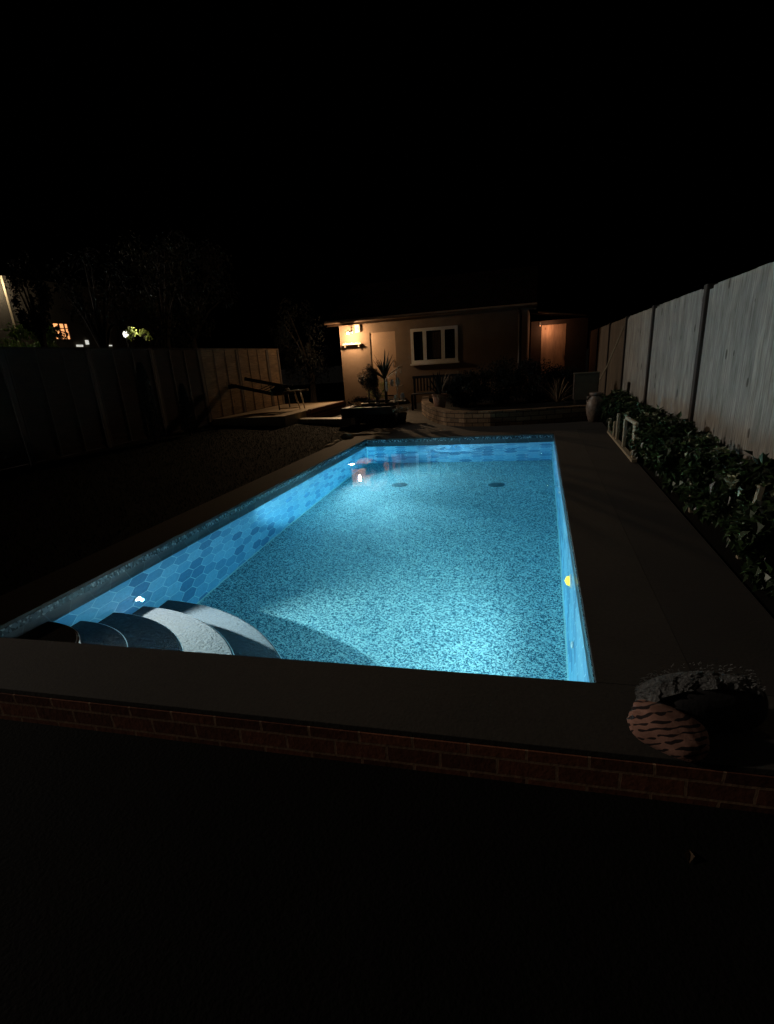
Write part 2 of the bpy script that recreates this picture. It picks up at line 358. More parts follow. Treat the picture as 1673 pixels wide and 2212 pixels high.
def crown(bm, c, rad, n, L, clumps=14, csize=.38, wide=1.0):
    """leaf clumps spread through an ellipsoid with gaps between them"""
    c = Vector(c)
    cs = []
    for _ in range(clumps):
        v = rv(); v = v.normalized() * (v.length ** .4)
        cs.append((c + Vector((v.x * rad[0], v.y * rad[1], v.z * rad[2])) * .85, rnd.uniform(.6, 1.2) * csize))
    for i in range(n):
        cc, k = cs[i % clumps]
        v = rv(); p = cc + Vector((v.x * rad[0], v.y * rad[1], v.z * rad[2])) * k
        leaf(bm, p, rv() + Vector((0, 0, -.2)), Vector((0, 0, 1)), L * rnd.uniform(.6, 1.3), L * rnd.uniform(.4, .65) * wide)
    return [x[0] for x in cs]
def obj(name, bm, mat, parent=None, smooth=False, loc=None):
    me = bpy.data.meshes.new(name); bmesh.ops.recalc_face_normals(bm, faces=bm.faces[:]) if smooth else None
    bm.to_mesh(me); bm.free()
    if smooth:
        for p in me.polygons: p.use_smooth = True
    me.materials.append(mat)
    o = bpy.data.objects.new(name, me); COL.objects.link(o)
    if parent: o.parent = parent
    return o
def thing(name, label, cat, loc=(0, 0, 0), group=None, rz=0):
    o = bpy.data.objects.new(name, None); COL.objects.link(o); o.location = loc; o.rotation_euler = (0, 0, rz)
    o.empty_display_size = .1
    o['label'] = label; o['category'] = cat
    if group: o['group'] = group
    return o
def tag(o, label, cat, group=None, kind=None):
    o['label'] = label; o['category'] = cat
    if group: o['group'] = group
    if kind: o['kind'] = kind
    return o
def struct(name, bm, mat, smooth=False):
    o = obj(name, bm, mat, None, smooth); o['kind'] = 'structure'; return o
def light(name, kind, loc, energy, col, parent=None, aim=None, size=.03, spot=None, blend=.3):
    d = bpy.data.lights.new(name, kind); d.energy = energy; d.color = col; d.shadow_soft_size = size
    if spot: d.spot_size = R(spot); d.spot_blend = blend
    o = bpy.data.objects.new(name, d); COL.objects.link(o); o.location = loc
    if aim is not None: o.rotation_euler = (Vector(aim) - Vector(loc)).to_track_quat('-Z', 'Y').to_euler()
    if parent: o.parent = parent
    return o
def B(): return bmesh.new()

# pool and ground measures
XL, XR, YN, YF, ZC = -3.23, .29, 2.29, 10.60, .15
def floor_z(y): return -1.47 - .23 * (y - YN) / (YF - YN)

# ================================================================== SETTING
# lower ground that everything stands on, reaching the horizon, with a hole where the pool is dug in
def ring_sheet(bm, outer, inner, z):
    ox0, ox1, oy0, oy1 = outer; ix0, ix1, iy0, iy1 = inner
    o = [bm.verts.new((x, y, z)) for x, y in ((ox0, oy0), (ox1, oy0), (ox1, oy1), (ox0, oy1))]
    i = [bm.verts.new((x, y, z)) for x, y in ((ix0, iy0), (ix1, iy0), (ix1, iy1), (ix0, iy1))]
    for k in range(4): bm.faces.new((o[k], o[(k + 1) % 4], i[(k + 1) % 4], i[k]))
bm = B(); ring_sheet(bm, (-600, 600, -600, 600), (XL - .22, XR + .22, 1.84, YF + .22), -.035)
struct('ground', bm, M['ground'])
# patio right of and behind the pool, slabs with open joints
bm = B()
def slabs(bm, x0, x1, y0, y1, w, d, z0=-.03, z1=ZC, g=.006):
    y = y0; row = 0
    while y < y1 - .02:
        yy = min(y + d, y1); x = x0 - (w / 2 if row % 2 else 0)
        while x < x1 - .02:
            a, b = max(x, x0), min(x + w, x1)
            if b - a > .03: bx(bm, a + g / 2, b - g / 2, y + g / 2, yy - g / 2, z0, z1 - rnd.uniform(0, .0006), .0006)
            x += w
        y = yy; row += 1
slabs(bm, XR + .4202, 1.24, YN + .0002, 11.0, 1.1, 1.1, g=.0006)
slabs(bm, -3.7, 1.24, 11.022, 24.0, .9, .9, g=.002)
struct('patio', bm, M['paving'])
bm = B(); bx(bm, 1.26, 1.78, 1.6, 18.5, -.04, .14)
struct('planting_bed', bm, M['ground'])
# lawn: rises gently from the coping to the left fence
bm = B(); nx, ny = 30, 60; gv = []
def lawn_z(x, y):
    t = min(1, max(0, (-3.7 - x) / 4.3)); return .10 + .22 * t * min(1, max(0, (y + 2) / 10)) + .012 * noise.noise(Vector((x * 1.3, y * 1.3, 0)))
for j in range(ny + 1):
    gv.append([bm.verts.new((-3.68 - 4.5 * i / nx, 1.0 + 12.6 * j / ny, lawn_z(-3.68 - 4.5 * i / nx, 1.0 + 12.6 * j / ny))) for i in range(nx + 1)])
for j in range(ny):
    for i in range(nx): bm.faces.new((gv[j][i], gv[j + 1][i], gv[j + 1][i + 1], gv[j][i + 1]))
struct('lawn', bm, M['turf'], True)
bm = B()
for _ in range(26000):
    x = rnd.uniform(-8.1, -3.74); y = 13.5 - (rnd.random() ** 1.3) * 11
    p = Vector((x, y, lawn_z(x, y) - .004)); h = rnd.uniform(.02, .05); a = rnd.uniform(0, 6.28)
    w = Vector((math.cos(a), math.sin(a), 0)) * .004; l = Vector((rnd.uniform(-.5, .5), rnd.uniform(-.5, .5), 1)) * h
    bm.faces.new((bm.verts.new(p - w), bm.verts.new(p + w), bm.verts.new(p + l)))
tag(obj('grass', bm, M['grass']), 'short dark green grass left of the pool', 'grass', kind='stuff')

# ================================================================== POOL
pool = thing('swimming_pool', 'rectangular in-ground pool lined with blue hexagon tiles and glowing from underwater lights', 'swimming pool', (0, 0, 0))
bm = B()
v = [bm.verts.new(p) for p in ((XL - .1, YN - .1, floor_z(YN)), (XR + .1, YN - .1, floor_z(YN)), (XR + .1, YF + .1, floor_z(YF)), (XL - .1, YF + .1, floor_z(YF)),
     (XL - .1, YN - .1, -2.1), (XR + .1, YN - .1, -2.1), (XR + .1, YF + .1, -2.1), (XL - .1, YF + .1, -2.1))]
for f in ((0, 1, 2, 3), (7, 6, 5, 4), (0, 4, 5, 1), (1, 5, 6, 2), (2, 6, 7, 3), (3, 7, 4, 0)): bm.faces.new([v[i] for i in f])
obj('pool_floor', bm, M['floor'], pool)
WT = .08   # underside of the speckled band
T = .2
for (a, mt) in (((XL - T, XL, YN - T, YF + T), 'hexY'), ((XR, XR + T, YN - T, YF + T), 'hexY')):
    bm = B(); bx(bm, *a, -2.0, 0.0); obj('pool_wall', bm, M[mt], pool)
    bm = B(); bx(bm, *a, 0.0, WT); obj('shade_toned_wall_top', bm, M[mt.replace('hex', 'top')], pool)  # same tiles in the darker tones that imitate shade
for (a, mt) in (((XL, XR, YF, YF + T), 'hexX'), ((XL, XR, YN - T, YN), 'hexX')):
    bm = B(); bx(bm, *a, -2.0, 0.0); obj('pool_wall', bm, M[mt], pool)
    bm = B(); bx(bm, *a, 0.0, WT); obj('shade_toned_wall_top', bm, M[mt.replace('hex', 'top')], pool)  # end walls get the shade tones too
ZT = ZC - .045
def ringbox(x0, x1, y0, y1, t, z0, z1, mt, name):
    for a in ((x0 - t, x0, y0 - t, y1 + t), (x1, x1 + t, y0 - t, y1 + t), (x0, x1, y1, y1 + t), (x0, x1, y0 - t, y0)):
        bm = B(); bx(bm, *a, z0, z1); obj(name, bm, M[mt], pool)
ringbox(XL + .003, XR - .003, YN + .003, YF - .003, T - .01, WT, ZC - .025, 'band', 'speckled_band')
# coping slabs
def cop(x0, x1, y0, y1, w, alongx):
    bm = B()
    n = max(1, round(((x1 - x0) if alongx else (y1 - y0)) / w))
    for i in range(n):
        if alongx: a = (x0 + (x1 - x0) * i / n, x0 + (x1 - x0) * (i + 1) / n, y0, y1)
        else: a = (x0, x1, y0 + (y1 - y0) * i / n, y0 + (y1 - y0) * (i + 1) / n)
        g = .0006
        bx(bm, a[0] + g, a[1] - g, a[2] + g, a[3] - g, ZC - .025, ZC + rnd.uniform(-.0005, .0005), .0015)
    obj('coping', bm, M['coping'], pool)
cop(-3.70, 1.24, 1.806, YN, 9, True)
cop(-3.70, XL, YN, YF + .42, 9, False)
cop(XR, XR + .42, YN, YF, 9, False)
cop(XL, XR + .42, YF, YF + .42, 9, True)
bm = B(); bx(bm, XL - .3, XL - T, YN, YF + .3, -.3, ZC - .03); bx(bm, XR + T, XR + .4, YN, YF + .3, -.3, ZC - .03); bx(bm, XL - .3, XR + .4, YF + T, YF + .4, -.3, ZC - .03)
obj('pool_surround', bm, M['paving'], pool)
# pale joint strips where walls meet the floor and in the far corners
for x in (XL + .006, XR - .006):
    bm = B(); beam(bm, (x, YN, floor_z(YN) + .004), (x, YF, floor_z(YF) + .004), .012, .012); obj('joint_strip', bm, M['jointgrout'], pool)
    bm = B(); beam(bm, (x, YF - .006, floor_z(YF)), (x, YF - .006, -.01), .010, .010); obj('joint_strip', bm, M['jointgrout'], pool)
# entry steps: quarter-round treads in the near left corner
sc = (XL, 2.2)
for i, (r, z, lo) in enumerate(((.56, .022, -.27), (.82, -.27, -.50), (1.15, -.50, -.76), (1.48, -.76, -1.0), (1.81, -1.0, -1.75))):
    bm = B()
    n = 40; top = []; nose = []; bot = []
    pts = [(sc[0], sc[1])] + [(sc[0] + r * math.sin(math.pi / 2 * k / n), sc[1] + r * math.cos(math.pi / 2 * k / n)) for k in range(n + 1)]
    t_ = [bm.verts.new((x, y, z)) for x, y in pts]; bt = [bm.verts.new((x, y, lo - .002 * i - .3)) for x, y in pts]
    bm.faces.new(t_[::-1]); bm.faces.new(bt)
    for k in range(len(pts)): bm.faces.new((t_[k], t_[(k + 1) % len(pts)], bt[(k + 1) % len(pts)], bt[k]))
    bmesh.ops.recalc_face_normals(bm, faces=bm.faces[:])
    es = [e for e in bm.edges if abs(e.verts[0].co.z - z) < 1e-5 and abs(e.verts[1].co.z - z) < 1e-5 and all((v.co.xy - Vector(sc)).length > .1 for v in e.verts)]
    bmesh.ops.bevel(bm, geom=es, offset=.012, segments=3, affect='EDGES')
    st = obj('step', bm, M['slate' if i else 'dryslate'], pool)
    # pale tile edge that runs round the riser just under the tread
    bm = B()
    tube(bm, [(sc[0] + (r + .001) * math.sin(math.pi / 2 * k / n), sc[1] + (r + .001) * math.cos(math.pi / 2 * k / n), z - .016) for k in range(n + 1)], .0035, 6)
    obj('edge_trim', bm, M['chrome'], st)
# underwater lamps
M['bulb'] = emit_mat("underwater_lamp_lens", (.9, .97, 1.0), 10)
M['bulbY'] = emit_mat("warm_underwater_lamp_lens", (1.0, .80, .07), 1.25)
def pool_lamp(x, y, z, sx, aim, energy, col, mat, spot=150, blend=.5, rr=.055, dz=0):
    bm = B()
    for (r0, x0, x1) in ((rr * 1.25, 0, .012),):
        ringv = []
        prof = ((.0, 0), (rr * 1.35, 0), (rr * 1.35, .008), (rr * 1.1, .016), (rr, .010))
        lathe(bm, [(max(.001, p[0]), p[1]) for p in prof], 24)
        bmesh.ops.rotate(bm, verts=bm.verts[:], cent=(0, 0, 0), matrix=Matrix.Rotation(R(90) * sx, 3, 'Y'))
        bmesh.ops.translate(bm, verts=bm.verts[:], vec=(x, y, z))
    lm = obj('pool_light', bm, M['chrome'], pool, True)
    bm = B(); lathe(bm, ((.001, .0105), (rr * .98, .0105), (rr * .8, .017 + rr * .25), (.001, .021 + rr * .4)), 24)
    bmesh.ops.rotate(bm, verts=bm.verts[:], cent=(0, 0, 0), matrix=Matrix.Rotation(R(90) * sx, 3, 'Y'))
    bmesh.ops.translate(bm, verts=bm.verts[:], vec=(x, y, z))
    obj('lens', bm, mat, lm, True)
    light('pool_lamp_beam', 'SPOT', (x + sx * .052, y, z + dz), energy, col, lm, aim, .010, spot, blend)
pool_lamp(XL, 3.62, -.528, 1, (XR, 3.0, -.50), 660, (1.0, .985, .93), M['bulb'], 146, .85, .032, -.017)
pool_lamp(XL, 9.38, -.62, 1, (-.95, 6.4, -1.6), 330, (.86, .97, 1.0), M['bulb'], 32, .8, .022)
light('pool_lamp_spill', 'SPOT', (XL + .08, 9.38, -.62), 330, (.80, .96, 1.0), [o for o in COL.objects if o.name.startswith('pool_light')][-1], (XR, 8.2, -1.0), .03, 155, .6)
pool_lamp(XR, 4.17, -.30, -1, (XL, 8.1, -.08), 6500, (.80, .97, 1.0), M['bulbY'], 50, 1.0, .075)
light('pool_lamp_spill', 'SPOT', (XR - .08, 4.17, -.30), 120, (.80, .97, 1.0), [o for o in COL.objects if o.name.startswith('pool_light')][-1], (XL, 4.2, -.5), .035, 160, .5)
# floor drains, return nozzles
for (x, y) in ((-.6, 8.85), (-2.18, 8.85)):
    bm = B(); z = floor_z(y) + .002
    lathe(bm, ((.13, z), (.13, z + .012), (.115, z + .018), (.02, z + .02)), 28, (x, y, 0))
    for k in range(12):
        a = k * math.pi / 6; beam(bm, (x + .03 * math.cos(a), y + .03 * math.sin(a), z + .021), (x + .11 * math.cos(a), y + .11 * math.sin(a), z + .021), .008, .006)
    obj('floor_drain', bm, M['drain'], pool)
for (x, y, z, sx) in ((XR, 3.62, -.8, -1), (XR, 6.9, -.25, -1)):
    bm = B(); lathe(bm, ((.001, 0), (.035, 0), (.035, .01), (.02, .018), (.001, .02)), 20)
    bmesh.ops.rotate(bm, verts=bm.verts[:], cent=(0, 0, 0), matrix=Matrix.Rotation(R(90) * sx, 3, 'Y')); bmesh.ops.translate(bm, verts=bm.verts[:], vec=(x, y, z))
    obj('return_nozzle', bm, M['chrome'], pool, True)
# front retaining wall of brick below the coping
bm = B(); bx(bm, -3.75, 1.24, 1.80, 1.90, -.3, ZC - .027)
fr = obj('brick_wall', bm, M['brick']); tag(fr, 'low red brick wall under the near edge of the pool coping', 'wall')
# water: closed body whose sides run a little way into the walls
def lines(a, b, fa, fb, coarse, fine):
    v = [a]
    while v[-1] < b - 1e-6: v.append(min(b, v[-1] + (fine if fa <= v[-1] < fb else min(coarse, fa - v[-1] if v[-1] < fa else coarse))))
    return v
def ripple(x, y):
    d = math.hypot(x + 1.43, y - 10.22); h = .042 * math.sin(6.283 * d / .15 - 1) * math.exp(-5.5 * d)
    d2 = math.hypot(x + 1.15, y - 10.28); h += .0016 * math.sin(6.283 * d2 / .09) * math.exp(-7 * d2)
    return h if d < .6 else 0
wx = lines(XL - .03, XR + .03, -1.98, -.85, .30, .0125); wy = lines(YN - .03, YF + .03, 9.75, 10.62, .40, .0125)
bm = B(); g = [[bm.verts.new((x, y, ripple(x, y))) for x in wx] for y in wy]
for a in range(len(wy) - 1):
    for b in range(len(wx) - 1): bm.faces.new((g[a][b], g[a][b + 1], g[a + 1][b + 1], g[a + 1][b])).smooth = True
rim = [g[0][b] for b in range(len(wx))] + [g[a][-1] for a in range(1, len(wy))] + [g[-1][b] for b in range(len(wx) - 2, -1, -1)] + [g[a][0] for a in range(len(wy) - 2, 0, -1)]
rim = [bm.verts.new(v.co) for v in rim]
low = [bm.verts.new((v.co.x, v.co.y, -1.85)) for v in rim]
for k in range(len(rim)): bm.faces.new((rim[(k + 1) % len(rim)], rim[k], low[k], low[(k + 1) % len(rim)]))
bm.faces.new(low[::-1])
wt = struct('water', bm, M['water'])

# ================================================================== RIGHT FENCE
fr_ = thing('board_fence', 'tall grey weathered board fence with dark posts right of the pool', 'fence', (1.8, 10, .1))
def local(o, par):   # geometry was written in world space: keep it there
    o.matrix_parent_inverse = par.matrix_world.inverted() if False else Matrix.Translation(par.location).inverted()
posts = [1.2, 4.4, 7.61, 10.83, 14.0, 17.2, 20.4, 23.6]
for a, b in zip(posts, posts[1:]):
    bm = B(); n = 21; w = (b - a - .1) / n
    for k in range(n):
        y0 = a + .05 + k * w
        edge = min(k, n - 1 - k)
        ztop = 2.10 - (.035 if edge == 0 else .012 if edge == 1 else 0) + rnd.uniform(-.004, .004)
        xx = 1.80 + rnd.uniform(0, .0012)
        bx(bm, xx, xx + .016, y0 + .0003, y0 + w - .0003, .12, ztop, .0008)
    p = obj('fence_panel', bm, M['fenceR'] if a < 13 else M['fenceB'], fr_); local(p, fr_)  # far bays take the boards with shade in their colour
for y in posts:
    bm = B(); bx(bm, 1.765, 1.86, y - .065, y + .065, 0, 2.12, .006); p = obj('post', bm, M['postR'], fr_); local(p, fr_)

# ================================================================== LEFT FENCE
fl_ = thing('lap_panel_fence', 'brown lap panel fence on the left, its far end lit by the wall lamp', 'fence', (-8, 12, .3))
py = [12.9 - 1.83 * k for k in range(7)][::-1] + [14.75, 16.6, 17.4]
for a, b in zip(py, py[1:]):
    bm = B(); z = .36; k = 0
    while z < 2.06:
        zz = min(z + .13, 2.09); v = []
        segs = 10
        for s_ in range(segs):
            y0 = a + .05 + (b - a - .1) * s_ / segs; y1 = a + .05 + (b - a - .1) * (s_ + 1) / segs
            wob0 = .008 * noise.noise(Vector((y0 * 3, k * 3.1, 0))); wob1 = .008 * noise.noise(Vector((y1 * 3, k * 3.1, 0)))
            q = [bm.verts.new(c) for c in ((-8.0 + .016, y0, z + wob0), (-8.0 + .016, y1, z + wob1), (-8.0 + .002, y1, zz + .012), (-8.0 + .002, y0, zz + .012), (-8.0 - .012, y0, z + wob0), (-8.0 - .012, y1, z + wob1), (-8.012, y1, zz + .012), (-8.012, y0, zz + .012))]
            for f in ((0, 1, 2, 3), (5, 4, 7, 6), (4, 5, 1, 0)): bm.faces.new([q[i] for i in f])
        z += .118; k += 1
    bx(bm, -8.025, -7.96, a + .045, b - .045, 2.095, 2.125, .003)
    p = obj('fence_panel', bm, M['fenceL'] if b > 13 else M['fenceD'], fl_); local(p, fl_)  # boards before the lamplit end carry shade in their colour
    bm = B(); nb = 3 if b - a > 1 else 1
    for k in range(nb + 1):
        yy = a + .07 + (b - a - .14) * k / nb
        bx(bm, -7.984, -7.974, yy - .014, yy + .014, .36, 2.094, .002)
    p = obj('batten', bm, M['postL' if b > 13 else 'darkwood'], fl_); local(p, fl_)  # battens darkened for the same shade
    bm = B(); bx(bm, -8.02, -7.985, a + .05, b - .05, .15, .355, .003); p = obj('gravel_board', bm, M['fenceD'] if b < 13 else M['concrete'], fl_); local(p, fl_)  # gravel boards darkened along with the shaded panels
for y in py:
    bm = B(); bx(bm, -8.05, -7.972, y - .045, y + .045, .1, 2.128, .006); p = obj('post', bm, M['postL' if y > 12 else 'darkwood'], fl_); local(p, fl_)  # posts darkened where the fence lies in shade

# ================================================================== HOUSE
hs = thing('house', 'single storey tan rendered house with a dark roof at the far end of the garden', 'house')
HY = 20.0
bm = B()
def wall_with_openings(bm, x0, x1, z0, z1, y0, y1, ops):
    xs = sorted({x0, x1} | {o[0] for o in ops} | {o[1] for o in ops}); zs = sorted({z0, z1} | {o[2] for o in ops} | {o[3] for o in ops})
    for i in range(len(xs) - 1):
        for j in range(len(zs) - 1):
            cx, cz = (xs[i] + xs[i + 1]) / 2, (zs[j] + zs[j + 1]) / 2
            if any(o[0] < cx < o[1] and o[2] < cz < o[3] for o in ops): continue
            bx(bm, xs[i], xs[i + 1], y0, y1, zs[j], zs[j + 1])
wall_with_openings(bm, -6.77, -.42, 0, 2.89, HY, HY + .25, [(-4.25, -2.65, 1.40, 2.50), (-5.74, -4.74, .38, 2.53)])
bmesh.ops.remove_doubles(bm, verts=bm.verts[:], dist=1e-5)
obj('wall', bm, M['render'], hs)
bm = B(); bx(bm, -6.77, -6.52, HY + .25, HY + 6, 0, 2.89); bx(bm, -.67, -.42, HY + .25, HY + 6, 0, 2.89); bx(bm, -6.77, -.42, HY + 6, HY + 6.25, 0, 2.89); bx(bm, -6.52, -.67, HY + .3, HY + 5.9, -.02, .3)
obj('wall', bm, M['render'], hs)
bm = B()
prof = [(HY - .38, 2.87), (HY + 3.1, 4.3), (HY + 6.6, 2.87), (HY + 6.6, 2.93), (HY + 3.1, 4.38), (HY - .38, 2.93)]
vl = [bm.verts.new((-7.06, y, z)) for y, z in prof]; vr = [bm.verts.new((-.14, y, z)) for y, z in prof]
for k in range(6): bm.faces.new((vl[k], vl[(k + 1) % 6], vr[(k + 1) % 6], vr[k]))
bm.faces.new((vl[0], vl[1], vl[4], vl[5])); bm.faces.new((vl[1], vl[2], vl[3], vl[4])); bm.faces.new((vr[5], vr[4], vr[1], vr[0])); bm.faces.new((vr[4], vr[3], vr[2], vr[1]))
bmesh.ops.recalc_face_normals(bm, faces=bm.faces[:]); rf = obj('roof', bm, M['roof'], hs)
bm = B(); tube(bm, [(-7.12, HY - .44, 2.885), (-.12, HY - .44, 2.885)], .055, 12); bx(bm, -7.06, -.14, HY - .378, HY - .356, 2.76, 2.868)
obj('gutter', bm, M['guttermat'], hs)
bm = B(); tube(bm, [(-.66, HY - .40, 2.84), (-.64, HY - .12, 2.66), (-.64, HY - .07, 0.1)], .055, 10); obj('downpipe', bm, M['darkwood'], hs)
# window
bm = B(); fy0, fy1 = HY - .02, HY + .06
bx(bm, -4.25, -2.65, fy0, fy1, 1.40, 1.50); bx(bm, -4.25, -2.65, fy0, fy1, 2.405, 2.50)
for x0, x1 in ((-4.25, -4.155), (-3.83, -3.71), (-3.21, -3.09), (-2.745, -2.65)): bx(bm, x0, x1, fy0 + .001, fy1 - .001, 1.50, 2.405)
bx(bm, -4.29, -2.61, HY - .06, HY - .02, 1.345, 1.40)
wf = obj('window', bm, M['upvc'], hs)
bm = B()
for x0, x1 in ((-4.155, -3.83), (-3.71, -3.21), (-3.09, -2.745)): bx(bm, x0, x1, HY + .02, HY + .03, 1.50, 2.405)
obj('pane', bm, M['glass'], wf)
bm = B()
for k in range(9):
    xa = -3.67 + .44 * k / 9; bx(bm, xa, xa + .03, HY + .012, HY + .017, 1.54, 2.36)
obj('blind', bm, M['darkwall'], wf)
# door
bm = B(); bx(bm, -5.69, -4.79, HY + .03, HY + .075, .42, 2.48, .004)
M['doorpaint'] = rough_mat("peach_door_paint", (.36, .235, .15), (.44, .29, .185), 3, .6, .2, .002)
dr = obj('door', bm, M['doorpaint'], hs)
bm = B(); bx(bm, -5.74, -5.69, HY + .001, HY + .09, .38, 2.53); bx(bm, -4.79, -4.74, HY + .001, HY + .09, .38, 2.53); bx(bm, -5.69, -4.79, HY + .001, HY + .09, 2.48, 2.53)
obj('frame', bm, M['render'], dr)
bm = B(); tube(bm, [(-4.90, HY, 1.40), (-4.90, HY, 1.54)], .012, 8); bx(bm, -4.915, -4.885, HY, HY + .035, 1.37, 1.40); bx(bm, -4.915, -4.885, HY, HY + .035, 1.54, 1.57)
obj('handle', bm, M['metal'], dr)
bm = B(); bx(bm, -5.9, -4.5, HY - .6, HY - .002, 0.1, .30, .01); obj('doorstep', bm, M['paving'], hs)
# wall lamp, shelf and box
wl = thing('wall_lamp', 'lit outdoor wall lamp glowing warm under the left eave of the house', 'lamp', (-6.32, HY, 2.56))
bm = B(); lathe(bm, ((.06, 0), (.06, .015), (.02, .02)), 16); bmesh.ops.rotate(bm, verts=bm.verts[:], cent=(0, 0, 0), matrix=Matrix.Rotation(R(90), 3, 'X'))
tube(bm, [(0, -.02, 0), (0, -.2, .05), (0, -.36, .06), (0, -.42, .03)], .012, 8)
obj('bracket', bm, M['metal'], wl, True)
bm = B(); lathe(bm, ((.02, .03), (.055, .01), (.085, -.02), (.088, -.022), (.05, .0), (.018, .022)), 20, (0, -.42, 0)); obj('lamp_shade', bm, M['metal'], wl, True)
M['wbulb'] = emit_mat("warm_bulb", (1.0, .72, .38), 60)
bm = B(); lathe(bm, ((.002, -.09), (.03, -.078), (.042, -.052), (.03, -.02), (.014, .0)), 16, (0, -.42, 0)); obj('bulb', bm, M['wbulb'], wl, True)
light('wall_lamp_light', 'POINT', (0, -.42, -.13), 105, (1.0, .64, .35), wl, None, .04)
light('added_forward_spot', 'SPOT', (0, -.46, -.10), 560, (1.0, .64, .34), wl, (2.0, -7.0, -2.56), .04, 62, .9)  # added spot that throws light forward onto terrace, kerb and stones
sh = thing('wall_shelf', 'narrow pale wall shelf just below the wall lamp', 'shelf', (-6.32, HY, 2.15))
bm = B(); bx(bm, -.35, .35, -.15, -.004, 0, .025, .004); obj('shelf_board', bm, M['pale'], sh)
for x in (-.25, .25):
    bm = B(); bx(bm, x - .012, x + .012, -.12, -.004, -.08, -.002); obj('bracket', bm, M['pale'], sh)
bm = B()
for k in range(9):
    lathe(bm, ((.006, .0), (.034, .003), (.037, .022), (.02, .037 + .014 * math.sin(k * 2.1)), (.005, .042 + .014 * math.sin(k * 2.1))), 10, (-6.62 + .075 * k, HY - .085, 2.176))
tag(obj('pebble_row', bm, M['stone'], None, True), 'row of pale pebbles on the shelf under the wall lamp', 'pebbles')
ab = thing('alarm_box', 'small pale box fixed under the eave beside the wall lamp', 'alarm box', (-6.08, HY, 2.53))
bm = B(); bx(bm, -.085, .085, -.10, -.002, 0, .27, .01); obj('housing', bm, M['pale'], ab)
bm = B(); bx(bm, -.055, .055, -.11, -.10, .04, .15, .004); obj('cover', bm, M['concrete'], ab)

# outbuilding with a lit door right of the house
sd_ = thing('outbuilding', 'dark outbuilding with a lean-to roof between the house and the right fence', 'outbuilding')
bm = B(); wall_with_openings(bm, -.36, 1.72, 0, 2.60, 24.0, 24.2, [(.03, .95, .2, 2.45)]); bmesh.ops.remove_doubles(bm, verts=bm.verts[:], dist=1e-5)
bx(bm, -.36, -.16, 24.2, 26.5, 0, 2.60); bx(bm, 1.52, 1.72, 24.2, 26.5, 0, 2.60)
obj('wall', bm, M['darkwall'], sd_)
bm = B()
q = [bm.verts.new(p) for p in ((-.38, 23.6, 2.93), (1.74, 23.6, 2.62), (1.74, 26.7, 2.62), (-.38, 26.7, 2.93), (-.38, 23.6, 2.88), (1.74, 23.6, 2.57), (1.74, 26.7, 2.57), (-.38, 26.7, 2.88))]
for f in ((0, 1, 2, 3), (7, 6, 5, 4), (0, 4, 5, 1), (1, 5, 6, 2), (2, 6, 7, 3), (3, 7, 4, 0)): bm.faces.new([q[i] for i in f])
obj('roof', bm, M['roof'], sd_)
bm = B(); beam(bm, (-.12, 23.57, 2.90), (1.60, 23.57, 2.65), .03, .05); obj('fascia', bm, M['palewood'], sd_)
bm = B(); bx(bm, .04, .94, 24.06, 24.10, .2, 2.44, .003); dd = obj('door', bm, M['orangewood'], sd_)
bm = B(); tube(bm, [(.86, 24.02, 1.25), (.86, 24.02, 1.37)], .012, 8); bx(bm, .85, .87, 24.02, 24.06, 1.24, 1.26); bx(bm, .85, .87, 24.02, 24.06, 1.36, 1.38); obj('handle', bm, M['metal'], dd)
sl = thing('porch_lamp', 'small warm lamp under the outbuilding roof by its orange door', 'lamp', (-.02, 24.0, 2.50))
bm = B(); bx(bm, -.03, .03, -.05, -.002, -.05, .06, .005); obj('housing', bm, M['metal'], sl)
M['pbulb'] = emit_mat("porch_bulb", (1.0, .45, .18), 1.0)
bm = B(); lathe(bm, ((.004, -.09), (.018, -.08), (.02, -.06), (.01, -.05)), 12, (0, -.03, 0)); obj('bulb', bm, M['pbulb'], sl, True)
light('porch_light', 'POINT', (.22, -.34, -.18), 11, (1.0, .50, .27), sl, None, .04)

# ================================================================== RAISED STONE BED, far patio
pts = [(-3.45, 17.6), (-3.05, 15.4), (-2.60, 13.9), (-2.25, 13.0), (-1.95, 12.45), (-1.5, 12.12), (-.95, 12.02), (-.3, 12.08), (.2, 12.22), (.75, 12.4), (1.24, 12.52)]
bm = B(); top, bot, ti, bi = [], [], [], []
for i, (x, y) in enumerate(pts):
    a = Vector(pts[max(0, i - 1)]); b = Vector(pts[min(len(pts) - 1, i + 1)]); d = (b - a).normalized(); n = Vector((-d.y, d.x))
    zt = .47 - .003 * i
    top.append(bm.verts.new((x, y, zt))); bot.append(bm.verts.new((x, y, .05)))
    ti.append(bm.verts.new((x + n.x * .2, y + n.y * .2, zt))); bi.append(bm.verts.new((x + n.x * .2, y + n.y * .2, .05)))
for i in range(len(pts) - 1):
    bm.faces.new((bot[i], bot[i + 1], top[i + 1], top[i])); bm.faces.new((top[i], top[i + 1], ti[i + 1], ti[i])); bm.faces.new((ti[i], ti[i + 1], bi[i + 1], bi[i]))
bm.faces.new((top[0], ti[0], bi[0], bot[0])); bm.faces.new((top[-1], bot[-1], bi[-1], ti[-1]))
sw = obj('stone_wall', bm, M['stonewall']); tag(sw, 'low curved retaining wall of buff stone blocks beyond the far end of the pool', 'wall')
bm = B(); vv = [bm.verts.new((x * .98, y + .1, .39)) for x, y in pts] + [bm.verts.new((1.2, 17.6, .42))]
bm.faces.new(vv); struct('raised_bed_soil', bm, M['ground'])

